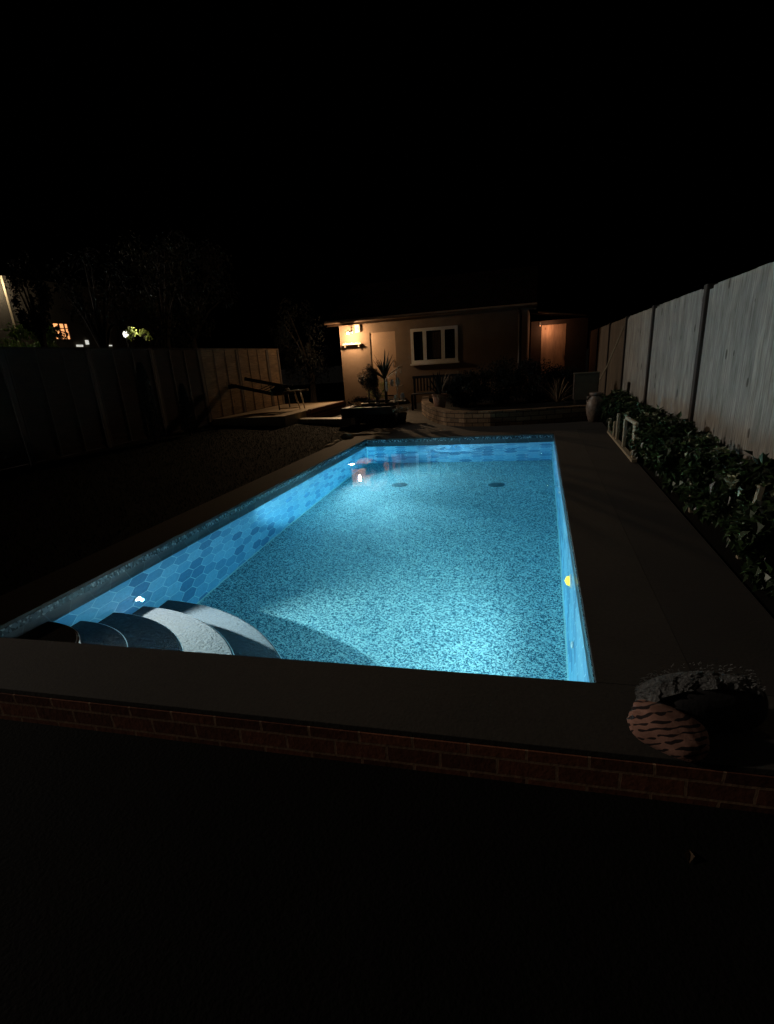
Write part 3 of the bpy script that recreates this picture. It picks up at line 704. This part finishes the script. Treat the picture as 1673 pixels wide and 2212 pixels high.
# ---------------- plants
def shrub(name, c, rad, n, L, mat, label, cat, group=None, clumps=14, trunk=True, csize=.38, wide=1.0, extra=None):
    t = thing(name, label, cat, (c[0], c[1], c[2] - rad[2]), group)
    bm = B(); cs = crown(bm, (0, 0, rad[2]), rad, n, L, clumps, csize, wide)
    if extra:
        pass
    obj('foliage', bm, M[mat], t)
    if extra:
        bm = B(); crown(bm, (0, 0, rad[2] * 1.05), [r * 1.0 for r in rad], extra, L * .8, 9, .17, wide); obj('pale_foliage', bm, M['ivyflower'], t)
    if trunk:
        bm = B()
        for k in range(5):
            q = cs[k % len(cs)]; tube(bm, [(0, 0, 0), (q.x * .4, q.y * .4, q.z * .5), (q.x, q.y, q.z)], [.014, .01, .004], 6)
        obj('stem', bm, M['bark'], t)
    return t
# ivy-like shrubs in the bed under the right fence
G = 'leafy shrubs in the bed along the right fence'
lab_sh = 'low ragged leafy shrub in the narrow bed at the foot of the grey board fence'
protos = []
SL = ['leafy shrub nearest the photographer at the right edge of the picture', 'leafy shrub just before the nearer leaning stake', 'leafy shrub just beyond the nearer leaning stake',
      'leafy shrub beside the farther pale stake', 'leafy shrub between the farther stake and the fence post behind it', 'leafy shrub against the second fence post from the right',
      'leafy shrub behind the near end of the pale timber edging', 'leafy shrub behind the tall middle post of the timber edging', 'leafy shrub behind the low posts of the timber edging',
      'leafy shrub just past the far end of the timber edging', 'leafy shrub two before the far end of the row, near the third fence post', 'last leafy shrub of the row, beside the clay urn', 'small leafy shrub behind the clay urn']
yy = 2.7; k = 0
while yy < 12.6:
    near = yy < 6.5
    if k < 3:
        s = shrub('ivy_shrub', (1.52, yy, .40), (.33, .56, .29), 2000, .075, 'ivy', SL[k], 'shrub', G, 34, True, .27, 1.5, extra=170)
        protos.append(s)
    else:
        src = protos[k % 3]
        s = src.copy(); COL.objects.link(s)
        for ch in list(src.children):
            c2 = ch.copy(); COL.objects.link(c2); c2.parent = s
        s.rotation_euler = (0, 0, math.pi if k % 2 else 0)
    s['label'] = SL[k]
    s.location = (1.50 + rnd.uniform(-.03, .03), yy, .13)
    s.scale = (1, 1, rnd.uniform(.85, 1.1))
    yy += .82; k += 1
# low pale wood edging frame overgrown with the shrubs
tr = thing('timber_edging', 'pale timber edging frame overgrown by shrubs beside the patio', 'edging', (1.27, 9, ZC))
def part(nm, bmm, mt, par): p = obj(nm, bmm, M[mt], par); local(p, par); return p
bm = B(); beam(bm, (1.19, 10.40, .18), (1.19, 7.55, .18), .035, .06); part('rail', bm, 'palewood', tr)
for y, w, z in ((10.38, .05, .40), (9.72, .05, .42), (9.35, .05, .58), (8.60, .05, .58), (7.72, .09, .60)):
    bm = B(); bx(bm, 1.175, 1.215, y - w, y + w, .15, z, .004); part('post', bm, 'palewood', tr)
bm = B(); beam(bm, (1.20, 8.6, .6), (1.20, 7.65, .62), .04, .03); part('rail', bm, 'palewood', tr)
for (x, y, h, dx, lb) in ((1.36, 4.05, .52, .06, 'short pale wooden stake leaning in the shrubs nearest the photographer'), (1.33, 5.25, .42, -.03, 'short pale wooden stake low in the shrubs, the farther of two')):
    bm = B(); beam(bm, (x, y, .12), (x + dx, y, .12 + h), .045, .03); tag(obj('stake', bm, M['palewood']), lb, 'stake')
bm = B(); tube(bm, [(1.05, 13.2, .47), (1.42, 13.6, 1.15), (1.74, 14.0, 1.9)], .014, 8); tag(obj('garden_cane', bm, M['palewood'], None, True), 'thin pale pole leaning against the far part of the right fence', 'pole')

# urn and box at the end of the stone wall
ur = thing('clay_urn', 'mottled clay urn standing on the patio at the right end of the stone wall', 'urn', (1.09, 12.15, ZC))
bm = B(); lathe(bm, ((.09, 0), (.11, .02), (.15, .15), (.17, .27), (.155, .38), (.10, .46), (.085, .49), (.085, .50)), 28); obj('urn_body', bm, M['urn'], ur, True)
bm = B(); lathe(bm, ((.088, .495), (.115, .52), (.12, .56), (.10, .565), (.08, .53)), 28); obj('rim', bm, M['urn'], ur, True)
for s_ in (-1, 1):
    bm = B(); tube(bm, [(s_ * .09, 0, .5), (s_ * .15, 0, .48), (s_ * .155, 0, .40), (s_ * .14, 0, .36)], .014, 8); obj('handle', bm, M['urn'], ur, True)
cr = thing('wooden_crate', 'square olive-brown wooden box behind the clay urn on the raised bed', 'box', (.95, 12.9, .44))
bm = B()
for k in range(4): bx(bm, -.22, .22, -.2, -.18, .10 + k * .125, .225 + k * .125, .004)
obj('front_boards', bm, M['olive'], cr)
bm = B()
for k in range(4): bx(bm, -.24, .24, -.18, .2, .102 + k * .125, .226 + k * .125, .004)
obj('side_boards', bm, M['darkwood'], cr)
bm = B(); bx(bm, -.25, .25, -.215, .215, .60, .625, .004); obj('lid', bm, M['olive'], cr)
for a in (-1, 1):
    for b in (-1, 1):
        bm = B(); bx(bm, a * .2 - .02, a * .2 + .02, b * .16 - .02, b * .16 + .02, 0, .10); obj('leg', bm, M['darkwood'], cr)

# dark shrubs in the raised bed
Gd = 'dark shrubs in the raised bed'
for (x, y, rx, rz, lb) in ((-1.75, 14.3, .55, .38, 'dark shrub in the raised bed below the white window'), (-.95, 14.6, .65, .52, 'widest dark shrub in the raised bed, right of the window'),
                       (-.1, 14.6, .60, .50, 'dark shrub in the raised bed in front of the downpipe'), (.60, 14.9, .45, .40, 'dark shrub in the raised bed below the lit orange door')):
    shrub('bush', (x, y, .42 + rz * .9), (rx, .5, rz), 5200, .06, 'blackleaf', lb, 'shrub', Gd, 34, True, .42)
def blades(name, c, n, h, spread, mat, label, cat, w=.012, up=1.0, droop=.35, stem=None, potr=None):
    t = thing(name, label, cat, c)
    bm = B()
    for i in range(n):
        a = i * 2.4 + rnd.uniform(-.3, .3); el = up * rnd.uniform(.35, 1.35); L = h * rnd.uniform(.75, 1.1)
        d0 = Vector((math.cos(a) * math.cos(el), math.sin(a) * math.cos(el), math.sin(el))) ; sd2 = Vector((-math.sin(a), math.cos(a), 0))
        prev = None
        for k in range(7):
            tt = k / 6; p = Vector((0, 0, stem or 0)) + d0 * L * tt + Vector((math.cos(a), math.sin(a), 0)) * spread * tt * tt * .3 - Vector((0, 0, droop * L * tt * tt * (1.4 - math.sin(el))))
            ww = w * (1 - tt) ** .6 * (.6 + .8 * min(1, tt * 4)); cur = (bm.verts.new(p - sd2 * ww), bm.verts.new(p + sd2 * ww))
            if prev: bm.faces.new((prev[0], prev[1], cur[1], cur[0]))
            prev = cur
    obj('foliage', bm, M[mat], t)
    if stem:
        bm = B(); tube(bm, [(0, 0, 0), (.01, 0, stem * .5), (0, 0, stem + .03)], [.045, .04, .035], 10); obj('trunk', bm, M['bark'], t)
    return t
blades('ornamental_grass', (.42, 13.6, .42), 70, .75, .25, 'drygrass', 'tall dry ornamental grass in front of the lit orange door', 'grass plant', .006, 1.25)
# cordyline and pots left of the raised bed
def pot(name, x, y, z, r, h, mat, label, cat='plant pot'):
    t = thing(name, label, cat, (x, y, z))
    bm = B(); lathe(bm, ((r * .72, 0), (r * .76, .01), (r, h * .9), (r * .9, h * .9), (r * .88, h * .86)), 24); obj('pot_body', bm, M[mat], t, True)
    bm = B(); lathe(bm, ((r * 1.0, h * .86), (r * 1.08, h * .87), (r * 1.08, h), (r * .94, h), (r * .92, h * .9)), 24); obj('rim', bm, M[mat], t, True)
    bm = B(); lathe(bm, ((r * .9, h * .85), (r * .91, h * .89), (.01, h * .9)), 20); obj('soil', bm, M['ground'], t)
    return t
PY = 14.2
pot('plant_pot', -3.72, PY, ZC, .24, .42, 'darkpot', 'tall dark pot holding the spiky palm-like plant before the house door')
blades('cordyline', (-3.72, PY, .5), 46, .82, .25, 'dkleaf', 'spiky cordyline with long thin leaves silhouetted against the house door', 'palm plant', .020, 1.0, .30, stem=.62)
pot('plant_pot', -4.20, PY + .1, ZC, .2, .42, 'darkpot', 'dark pot under the round clipped shrub left of the house door')
shrub('round_shrub', (-4.17, PY + .1, 1.18), (.25, .25, .32), 5200, .035, 'blackleaf', 'rounded dark shrub left of the spiky plant', 'shrub', None, 40, False, .38)
bm = B(); tube(bm, [(-4.2, PY + .1, .5), (-4.18, PY + .1, .9)], [.03, .02], 8); s_ = obj('stem', bm, M['bark']); s_.parent = [o for o in COL.objects if o.name == 'round_shrub'][0]; local(s_, s_.parent)
shrub('flowering_plant', (-4.02, PY + .35, .92), (.30, .2, .30), 500, .04, 'yellowleaf', 'pale leaved plant catching warm light behind the cordyline', 'plant', None, 12, True, .4)
shrub('conifer', (-3.93, PY - .1, .78), (.12, .12, .34), 1500, .025, 'blackleaf', 'small dark conical shrub in front of the pale leaved plant', 'shrub', None, 20, True, .4)
# raised planter of dark sleepers under them
pb = thing('sleeper_planter', 'low dark timber planter beside the patio in front of the potted plants', 'planter', (-3.95, 13.55, ZC))
for k in range(2):
    bm = B(); bx(bm, -.75, .62, -.09, .09, k * .19, k * .19 + .185, .012); obj('timber', bm, M['darkwood'], pb)
    bm = B(); bx(bm, -.75, -.58, .095, .8, k * .19, k * .19 + .185, .012); obj('timber', bm, M['darkwood'], pb)
shrub('trailing_plant', (-4.3, 13.8, .60), (.45, .2, .16), 900, .045, 'blackleaf', 'dark low plant spilling over the timber planter', 'plant', None, 12, True, .35)
# lantern stand with pale ornaments
ln = thing('ornament_stand', 'slim stand with pale ornaments beside the cordyline', 'ornament stand', (-3.42, PY, ZC))
bm = B(); tube(bm, [(0, 0, 0), (0, 0, 1.15)], .014, 8); bx(bm, -.20, .20, -.10, .10, .43, .455, .003); bx(bm, -.14, .14, -.07, .07, .80, .815, .003)
obj('frame', bm, M['pale'], ln)
for (x, z, s2) in ((.02, .815, 1.25), (-.12, .815, 1.0), (.13, .455, 1.2), (-.06, .455, .9)):
    bm = B(); lathe(bm, ((.02 * s2, 0), (.045 * s2, .02), (.05 * s2, .08 * s2), (.03 * s2, .13 * s2), (.035 * s2, .15 * s2)), 14, (x, 0, z)); obj('ornament', bm, M['white'], ln, True)
bm = B(); tube(bm, [(.0, 0, 1.15), (.06, 0, 1.25), (.14, 0, 1.22), (.12, 0, 1.10)], .012, 8); obj('hook', bm, M['white'], ln, True)
bm = B(); lathe(bm, ((.02, 0), (.028, .02), (.028, .26), (.012, .30)), 12, (-3.62, PY - .25, .85)); 
tag(obj('garden_candle', bm, M['white'], None, True), 'tall pale candle on the cordyline side of the stand', 'candle')
ft = thing('flower_pot', 'dark pot with a mound of white flowers at the bend of the stone wall', 'potted flowers', (-3.12, 13.2, ZC))
bm = B(); lathe(bm, ((.10, 0), (.15, .24), (.14, .25), (.12, .2)), 20); obj('pot_body', bm, M['darkpot'], ft, True)
bm = B()
for i in range(260):
    v = rv(); leaf(bm, Vector((v.x * .20, v.y * .14, .30 + v.z * .05)), rv() + Vector((0, 0, .6)), Vector((0, 0, 1)), .045, .035)
obj('flowers', bm, M['white'], ft)
# bench under the window with a potted agave
bn = thing('garden_bench', 'dark slatted bench against the house under the white window', 'bench', (-2.9, 16.8, .15))
for k in range(4):
    bm = B(); bx(bm, -.7, .7, -.2 + k * .11, -.11 + k * .11, .43, .455, .004); obj('seat_slat', bm, M['blackcloth'], bn)
bm = B()
for k in range(15): bx(bm, -.68 + k * .094, -.64 + k * .094, .24, .262, .5, .86)
bx(bm, -.72, .72, .235, .268, .86, .93, .004); obj('backrest', bm, M['blackcloth'], bn)
for a in (-.66, .66):
    for b in (-.18, .22):
        bm = B(); bx(bm, a - .03, a + .03, b - .03, b + .03, 0, .43 if b < 0 else .9); obj('leg', bm, M['blackcloth'], bn)
pot('plant_pot', -2.28, 13.75, .42, .17, .32, 'terracotta', 'terracotta pot with the agave below the right side of the window')
blades('agave', (-2.28, 13.75, .70), 16, .62, .2, 'blackleaf', 'spiky agave silhouetted against the lower corner of the window', 'plant', .028, 1.1, .15)

# ================================================================== LEFT END: terrace, kerb, lounger
tc = thing('brick_terrace', 'sandy raised terrace of slabs with a brick edge at the far left', 'terrace', (0, 0, 0))
bm = B(); slabs(bm, -7.93, -5.95, 12.9, 17.2, .6, .6, .05, .46)
obj('slab', bm, M['concrete'], tc)
bm = B(); bx(bm, -5.945, -5.84, 14.4, 17.2, .05, .475, .006); bx(bm, -7.93, -5.84, 17.21, 17.3, .05, .47, .006)
for k in range(3): bx(bm, -6.2 + k * .12, -6.10 + k * .12, 14.28, 14.39, .10, .44, .006)
obj('brick_edge', bm, M['brick'], tc)
bm = B()
kp = [(-6.1, 13.95), (-5.6, 13.72), (-5.1, 13.58), (-4.75, 13.5), (-4.35, 13.42)]
for (a, b) in zip(kp, kp[1:]):
    d = Vector((b[0] - a[0], b[1] - a[1], 0)); nrm = Vector((-d.y, d.x, 0)).normalized() * .16
    q0, q1 = Vector((*a, .2)), Vector((*b, .2)); e = d.normalized() * .004
    vs = []
    for z in (.05, .305 + rnd.uniform(-.003, .003)):
        for p in (q0 - nrm + e, q1 - nrm - e, q1 + nrm - e, q0 + nrm + e): vs.append(bm.verts.new((p.x, p.y, z)))
    for f in ((3, 2, 1, 0), (4, 5, 6, 7), (0, 1, 5, 4), (1, 2, 6, 5), (2, 3, 7, 6), (3, 0, 4, 7)): bm.faces.new([vs[i] for i in f])
pth = struct('path', bm, M['pale'])
bm = B(); bx(bm, -8.2, -3.71, 13.75, 26, -.04, .12); struct('side_yard', bm, M['paving'])
# rough pale stones along the outer edge of the coping at the far left corner
def rock(name, x, y, z, r, sq, label, mat='stone', group=None):
    bm = B(); bmesh.ops.create_icosphere(bm, subdivisions=3, radius=1)
    sd3 = rnd.uniform(0, 50)
    for v in bm.verts:
        k = 1 + .35 * noise.noise(v.co * 1.3 + Vector((sd3, 0, 0))); v.co = Vector((v.co.x * r * k * sq[0], v.co.y * r * k * sq[1], max(-.3, v.co.z * k) * r * sq[2]))
    o = obj(name, bm, M[mat], None, True); o.location = (x, y, z); return tag(o, label, 'stone', group)
Gs = 'pale edging stones at the far left corner of the pool'
ESL = ['long flat pale edging stone nearest the pool steps on the outer edge of the coping', 'long flat pale edging stone just before the round rock', 'wide flat pale edging stone just beyond the round rock', 'pale edging stone farthest right behind the pool corner']
ls = 'flat pale edging stone lit warm beside the far left corner of the pool'
for ei, (x, y, r, sq, rz) in enumerate(((-3.72, 9.9, .10, (.6, 2.2, .25), 0), (-3.76, 10.35, .09, (.6, 2.4, .3), .1), (-3.60, 11.28, .16, (2.0, .55, .22), .1), (-3.12, 11.36, .13, (1.6, .5, .2), -.05))):
    o = rock('edging_stone', x, y, ZC + .005, r, sq, ESL[ei], 'stone', Gs); o.rotation_euler = (0, 0, rz)
rock('boulder', -3.73, 10.95, ZC + .01, .12, (1, 1, .7), 'rounded pale rock on the coping edge at the far left corner of the pool')
rock('boulder', -4.35, 12.6, ZC + .05, .10, (1.2, .8, .4), 'small pale flat rock in the dark between the path and the pool')
# wooden reclining lounger on the terrace, head end nearer the pool
lg = thing('garden_lounger', 'dark wooden reclining lounger with raised back on the sandy terrace', 'lounger', (-6.9, 15.2, .46))
def LP(x, y, z): return (x + 6.9, y - 15.2, z - .46)
for a, b in (((-7.95, 14.10, 1.21), (-7.10, 14.80, .90)), ((-7.60, 14.28, 1.345), (-6.78, 15.15, 1.05))):
    bm = B(); beam(bm, LP(*a), LP(*b), .06, .085); obj('backrest_rail', bm, M['blackcloth'], lg)
bm = B(); beam(bm, LP(-7.98, 14.05, 1.17), LP(-7.84, 14.2, 1.18), .11, .10); obj('backrest_end', bm, M['blackcloth'], lg)
for k in range(5):
    t_ = .62 + .095 * k
    bm = B(); beam(bm, LP(-7.95 + .85 * t_, 14.1 + .7 * t_, 1.21 - .31 * t_), LP(-7.60 + .82 * t_, 14.28 + .87 * t_, 1.345 - .295 * t_), .06, .015); obj('backrest_slat', bm, M['blackcloth'], lg)
for y in (14.85, 15.4):
    bm = B(); beam(bm, LP(-7.12, y, .90), LP(-6.30, y + .05, .93), .05, .06); obj('seat_rail', bm, M['darkwood'], lg)
for k in range(7):
    x = -7.08 + .11 * k
    bm = B(); bx(bm, x + 6.86, x + 6.94, -.38, .22, .475, .495, .003); obj('seat_slat', bm, M['darkwood'], lg)
for x, y, dx, mt in ((-7.0, 14.87, .02, 'darkwood'), (-6.92, 15.4, .02, 'darkwood'), (-6.46, 14.86, .10, 'pale'), (-6.38, 15.02, .10, 'pale')):
    bm = B(); beam(bm, LP(x, y, .93), LP(x + dx, y, .46), .028, .028); obj('leg', bm, M[mt], lg)
bm = B(); beam(bm, LP(-7.0, 14.9, .50), LP(-6.42, 14.9, .50), .03, .03); obj('stretcher', bm, M['concrete'], lg)
bm = B(); beam(bm, LP(-6.455, 14.84, .86), LP(-6.41, 14.84, .66), .085, .012); beam(bm, LP(-6.34, 15.0, .88), LP(-6.30, 15.0, .70), .05, .012)
obj('foot_panel', bm, M['pale'], lg)
bm = B(); tube(bm, [LP(-6.72, 14.82, 1.02), LP(-6.60, 14.82, .96), LP(-6.32, 14.82, .975)], .016, 8); obj('armrest', bm, M['pale'], lg, True)
# dark cover heaped on the lounger
bm = B(); bmesh.ops.create_icosphere(bm, subdivisions=4, radius=1)
for v in bm.verts:
    k = 1 + .25 * noise.noise(v.co * 2.2); v.co = Vector((v.co.x * .25 * k, v.co.y * .26, max(-.4, v.co.z) * .20 * k))
o = obj('folded_cover', bm, M['blackcloth'], None, True); o.location = (-6.98, 15.05, .93); tag(o, 'black folded cover heaped on the lounger where its back meets the seat', 'cover')

# slim dark conifers added as stand-ins for shadow shapes on the left fence
for (x, y, h, r, lb) in ((-7.45, 9.9, 1.45, .20, 'taller of two slim dark conifers standing in for shadow shapes on the left fence'), (-7.4, 11.05, 1.0, .16, 'shorter of two slim dark conifers standing in for shadow shapes on the left fence')):
    t = thing('conifer', lb, 'conifer', (x, y, .3)); bm = B()
    for i in range(2600):
        tt = rnd.random() ** .8; a = rnd.uniform(0, 6.28); rr = r * (1 - tt) ** .45 * math.sqrt(rnd.random()) * (1 if tt > .05 else .7)
        leaf(bm, Vector((math.cos(a) * rr, math.sin(a) * rr, .05 + tt * h)), Vector((math.cos(a) * .6, math.sin(a) * .6, 1)), Vector((0, 0, 1)), .05, .02)
    obj('foliage', bm, M['blackleaf'], t); bm = B(); tube(bm, [(0, 0, -.1), (0, 0, h * .8)], [.03, .008], 8); obj('trunk', bm, M['bark'], t)

# ================================================================== BEHIND THE LEFT FENCE
nb = thing('neighbour_house', 'neighbouring house behind the left fence with an orange lit window and a lit corner', 'house')
NX = -20
bm = B()
# facade faces +X
ys = sorted({15.0, 30.0, 21.45, 22.35}); zs = sorted({0, 3.30, 3.97, 5.55})
for i in range(len(ys) - 1):
    for j in range(len(zs) - 1):
        cy, cz = (ys[i] + ys[i + 1]) / 2, (zs[j] + zs[j + 1]) / 2
        if 21.45 < cy < 22.35 and 3.30 < cz < 3.97: continue
        bx(bm, NX - .25, NX, ys[i], ys[i + 1], zs[j], zs[j + 1])
bmesh.ops.remove_doubles(bm, verts=bm.verts[:], dist=1e-5)
bx(bm, NX - 6, NX - .25, 15.0, 15.25, 0, 5.55); bx(bm, NX - 6, NX - .25, 29.75, 30, 0, 5.55)
M['nrender'] = rough_mat("brown_render", (.07, .055, .04), (.11, .09, .065), 1.5, .95, .9, .01)
obj('wall', bm, M['nrender'], nb)
bm = B()
q = [(NX + .45, 5.50), (NX - 3, 7.6), (NX - 6.5, 5.5), (NX - 6.5, 5.6), (NX - 3, 7.72), (NX + .45, 5.62)]
a_ = [bm.verts.new((x, 14.6, z)) for x, z in q]; b_ = [bm.verts.new((x, 30.4, z)) for x, z in q]
for k in range(6): bm.faces.new((a_[k], a_[(k + 1) % 6], b_[(k + 1) % 6], b_[k]))
bm.faces.new((a_[0], a_[1], a_[4], a_[5])); bm.faces.new((a_[1], a_[2], a_[3], a_[4])); bmesh.ops.recalc_face_normals(bm, faces=bm.faces[:])
obj('roof', bm, M['roof'], nb)
M['litpane'] = emit_mat("orange_lit_pane", (1.0, .42, .15), 1.5, 3)
bm = B()
for y0, y1 in ((21.45, 21.49), (21.80, 21.84), (22.10, 22.13), (22.31, 22.35)): bx(bm, NX - .06, NX + .0, y0, y1, 3.30, 3.97)
bx(bm, NX - .061, NX + .001, 21.49, 22.31, 3.30, 3.33); bx(bm, NX - .061, NX + .001, 21.49, 22.31, 3.94, 3.97); bx(bm, NX - .055, NX - .005, 21.49, 22.31, 3.74, 3.77)
w_ = obj('window', bm, M['darkwood'], nb)
bm = B(); bx(bm, NX - .09, NX - .07, 21.46, 22.34, 3.31, 3.96); obj('pane', bm, M['litpane'], w_)
bm = B(); tube(bm, [(NX + .08, 19.45, 5.5), (NX + .08, 19.45, .2)], .04, 10); obj('downpipe', bm, M['concrete'], nb)
bm = B(); bx(bm, NX, NX + .18, 18.95, 19.2, 5.28, 5.40, .01); lf = obj('floodlight', bm, M['metal'], nb)
M['flood'] = emit_mat("floodlight_lens", (1.0, .9, .7), 8)
bm = B(); bx(bm, NX + .02, NX + .16, 18.97, 19.18, 5.268, 5.279); obj('lens', bm, M['flood'], lf)
light('floodlight_beam', 'POINT', (NX + .42, 19.05, 5.2), 42, (1.0, .88, .66), lf, None, .06)

# garden globe lamp behind the fence, and the plants it lights
gl = thing('garden_globe_lamp', 'small white globe lamp glowing among leaves just above the left fence', 'lamp', (-11, 14.3, 0))
M['globe'] = emit_mat("white_globe", (1.0, .97, .85), 3.0)
bm = B(); tube(bm, [(0, 0, 0), (0, 0, 2.6)], .02, 8); obj('pole', bm, M['blackcloth'], gl)
bm = B(); lathe(bm, ((.03, 2.60), (.06, 2.63), (.075, 2.69), (.055, 2.745), (.01, 2.77)), 18); obj('globe', bm, M['globe'], gl, True)
light('globe_light', 'POINT', (.25, .15, 2.72), 6, (1.0, .95, .75), gl, None, .1)
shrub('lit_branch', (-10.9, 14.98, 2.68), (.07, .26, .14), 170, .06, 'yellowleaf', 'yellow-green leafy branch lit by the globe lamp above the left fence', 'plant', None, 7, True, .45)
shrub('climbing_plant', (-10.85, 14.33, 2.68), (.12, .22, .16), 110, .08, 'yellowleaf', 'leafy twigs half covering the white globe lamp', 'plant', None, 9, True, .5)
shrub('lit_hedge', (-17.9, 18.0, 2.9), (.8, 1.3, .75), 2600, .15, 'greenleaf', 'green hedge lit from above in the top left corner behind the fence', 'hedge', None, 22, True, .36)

def tree(x, y, h, rad, n, L, mat, label, z0=0, clumps=26, cs=.3):
    t = thing('tree', label, 'tree', (x, y, z0)); bm = B()
    c = crown(bm, (0, 0, h), rad, n, L, clumps, cs); obj('crown', bm, M[mat], t)
    bm = B(); tube(bm, [(0, 0, 0), (.05, .03, h * .5), (0, 0, h)], [.16, .11, .05], 10)
    for q in c[:10]: tube(bm, [(0, 0, h * .6), (q.x * .5, q.y * .5, (h * .7 + q.z) / 2), tuple(q)], [.06, .035, .012], 6)
    obj('trunk', bm, M['bark'], t); return t
tree(-10.4, 12.6, 3.6, (1.0, .8, 1.0), 900, .10, 'blackleaf', 'sparse dark tree behind the left fence in front of the orange window')
tree(-13.0, 19.0, 4.2, (1.6, 1.5, 1.9), 2400, .13, 'dkleaf', 'dark green tree behind the left fence right of the globe lamp')
tree(-13.5, 21.5, 4.6, (2.2, 2.0, 2.0), 5200, .14, 'blackleaf', 'large dark tree farther off beyond the end of the left fence')
tree(-8.6, 21.5, 2.4, (1.4, 1.2, 1.6), 4200, .10, 'blackleaf', 'dark bushy tree between the left fence and the house')
# pale glowing panes added for bright spots among the leaves
fh = thing('distant_house', 'far house almost hidden by trees, small added glowing panes showing through', 'house')
bm = B(); bx(bm, -34, -30, 26, 50, 0, 9.0); obj('wall', bm, M['nrender'], fh)
bm = B()
q = [(-29.7, 8.95), (-32, 10.6), (-34.3, 8.95), (-34.3, 9.1), (-32, 10.8), (-29.7, 9.1)]
a_ = [bm.verts.new((x, 25.6, z)) for x, z in q]; b_ = [bm.verts.new((x, 50.4, z)) for x, z in q]
for k in range(6): bm.faces.new((a_[k], a_[(k + 1) % 6], b_[(k + 1) % 6], b_[k]))
bm.faces.new((a_[0], a_[1], a_[4], a_[5])); bm.faces.new((a_[1], a_[2], a_[3], a_[4])); obj('roof', bm, M['roof'], fh)
M['palelit'] = emit_mat("pale_glow_pane", (.8, .8, .72), .9, 2)
for (y0, y1, z0, z1) in ((34.2, 34.9, 6.95, 7.4), (41.2, 42.2, 7.75, 8.3), (42.9, 43.7, 7.2, 7.9)):
    bm = B(); bx(bm, -30.0, -29.95, y0, y1, z0, z1); obj('window', bm, M['palelit'], fh)

for (y0, y1, z0, z1) in ((22.5, 22.85, 3.02, 3.10), (24.2, 24.75, 3.06, 3.11), (23.1, 23.25, 3.12, 3.30)):  # glowing strips added for pale spots low above the fence
    bm = B(); bx(bm, -19.99, -19.93, y0, y1, z0, z1); obj('added_glow_strip', bm, M['palelit'], nb)

# ================================================================== RIGHT END OF THE NEAR COPING
def blob(name, loc, rad, rot, mat, amp, freq, flat=-.75, seed=0.0, sub=5):
    bm = B(); bmesh.ops.create_icosphere(bm, subdivisions=sub, radius=1)
    for v in bm.verts:
        p = v.co.copy(); q = p * freq + Vector((seed, 0, 0))
        k = 1 + amp * noise.noise(q) + amp * .5 * noise.noise(q * 2.3)
        if name == 'striped_towel': k += .07 * max(0, -p.x - .35) * math.sin(math.atan2(p.z, p.y) * 9 + 3 * p.x) + .02 * math.sin(6 * p.x + 4 * p.z)
        c = Vector((math.copysign(abs(p.x) ** .8, p.x), math.copysign(abs(p.y) ** .8, p.y), math.copysign(abs(p.z) ** .85, p.z))) * k
        v.co = Vector((c.x * rad[0], c.y * rad[1], max(flat, c.z) * rad[2]))
    o = obj(name, bm, M[mat], None, True); o.location = loc; o.rotation_euler = rot; return o
tag(blob('striped_towel', (.500, 1.885, ZC + .068), (.14, .08, .078), (0, R(14), R(-22)), 'stripe', .07, 1.3, -.8, 3.0), 'rolled pinkish towel with black animal stripes on the right end of the near coping', 'towel')
tag(blob('black_cushion', (.66, 2.06, ZC + .085), (.21, .10, .11), (0, 0, R(8)), 'blackcloth', .12, 1.3, -.8, 9.0), 'black cushion behind the striped towel on the dark patio', 'cushion')
# grey fleece thrown over the cushion's top and left end
bm = B(); nu, nv_ = 40, 14; g = []
for i in range(nu + 1):
    t_ = i / nu; row = []
    for j in range(nv_ + 1):
        w_ = j / nv_ - .5
        a = math.pi * (1.02 - .80 * t_)
        x = .66 + .235 * math.cos(a); z = ZC + .085 + .128 * math.sin(a) ** .8 if math.sin(a) > 0 else ZC + .085 + .35 * math.sin(a)
        y = 2.06 + w_ * (.17 - .06 * t_) + (x - .66) * .14
        n_ = .014 * noise.noise(Vector((x * 25, y * 25, z * 25))) + .008 * noise.noise(Vector((x * 70, y * 70, z * 70)))
        row.append(bm.verts.new((x + n_, y - n_, z + n_ - .10 * abs(w_) ** 2)))
    g.append(row)
for i in range(nu):
    for j in range(nv_): bm.faces.new((g[i][j], g[i + 1][j], g[i + 1][j + 1], g[i][j + 1]))
bmesh.ops.solidify(bm, geom=bm.faces[:], thickness=.008)
for i in range(420):
    t_ = rnd.random() ** 1.6; a = math.pi * (1.02 - .80 * t_); x = .66 + .235 * math.cos(a); sn = max(0, math.sin(a))
    y = 2.06 + rnd.uniform(-.5, .5) * .15 + (x - .66) * .14; z = ZC + .09 + .128 * sn ** .8
    leaf(bm, Vector((x, y, z)), Vector((math.cos(a) + rnd.uniform(-.6, .6), rnd.uniform(-.8, .4), sn * .6 + rnd.uniform(-.6, .6))), Vector((0, 0, 1)), .014, .005)
tag(obj('fleece', bm, M['greyfur'], None, False), 'ragged grey fleece draped over the black cushion', 'throw')
bm = B(); leaf(bm, Vector((.52, 1.52, -.03)), Vector((.2, .9, .15)), Vector((0, 0, 1)), .06, .03); bmesh.ops.solidify(bm, geom=bm.faces[:], thickness=.001)
tag(obj('fallen_leaf', bm, M['drygrass']), 'single yellowish leaf lying on the dark ground in front of the brick wall', 'leaf')

# a few leafy twigs between the camera side of the fence line and the orange window
shrub('leafy_twig', (-11.0, 12.0, 2.66), (.10, .20, .22), 60, .10, 'blackleaf', 'dark leafy twigs crossing in front of the orange lit window', 'plant', None, 14, False, .3)

tree(-16, 16.55, 4.3, (.7, .5, 1.3), 2600, .12, 'blackleaf', 'narrow dark tree between the green hedge and the orange window')
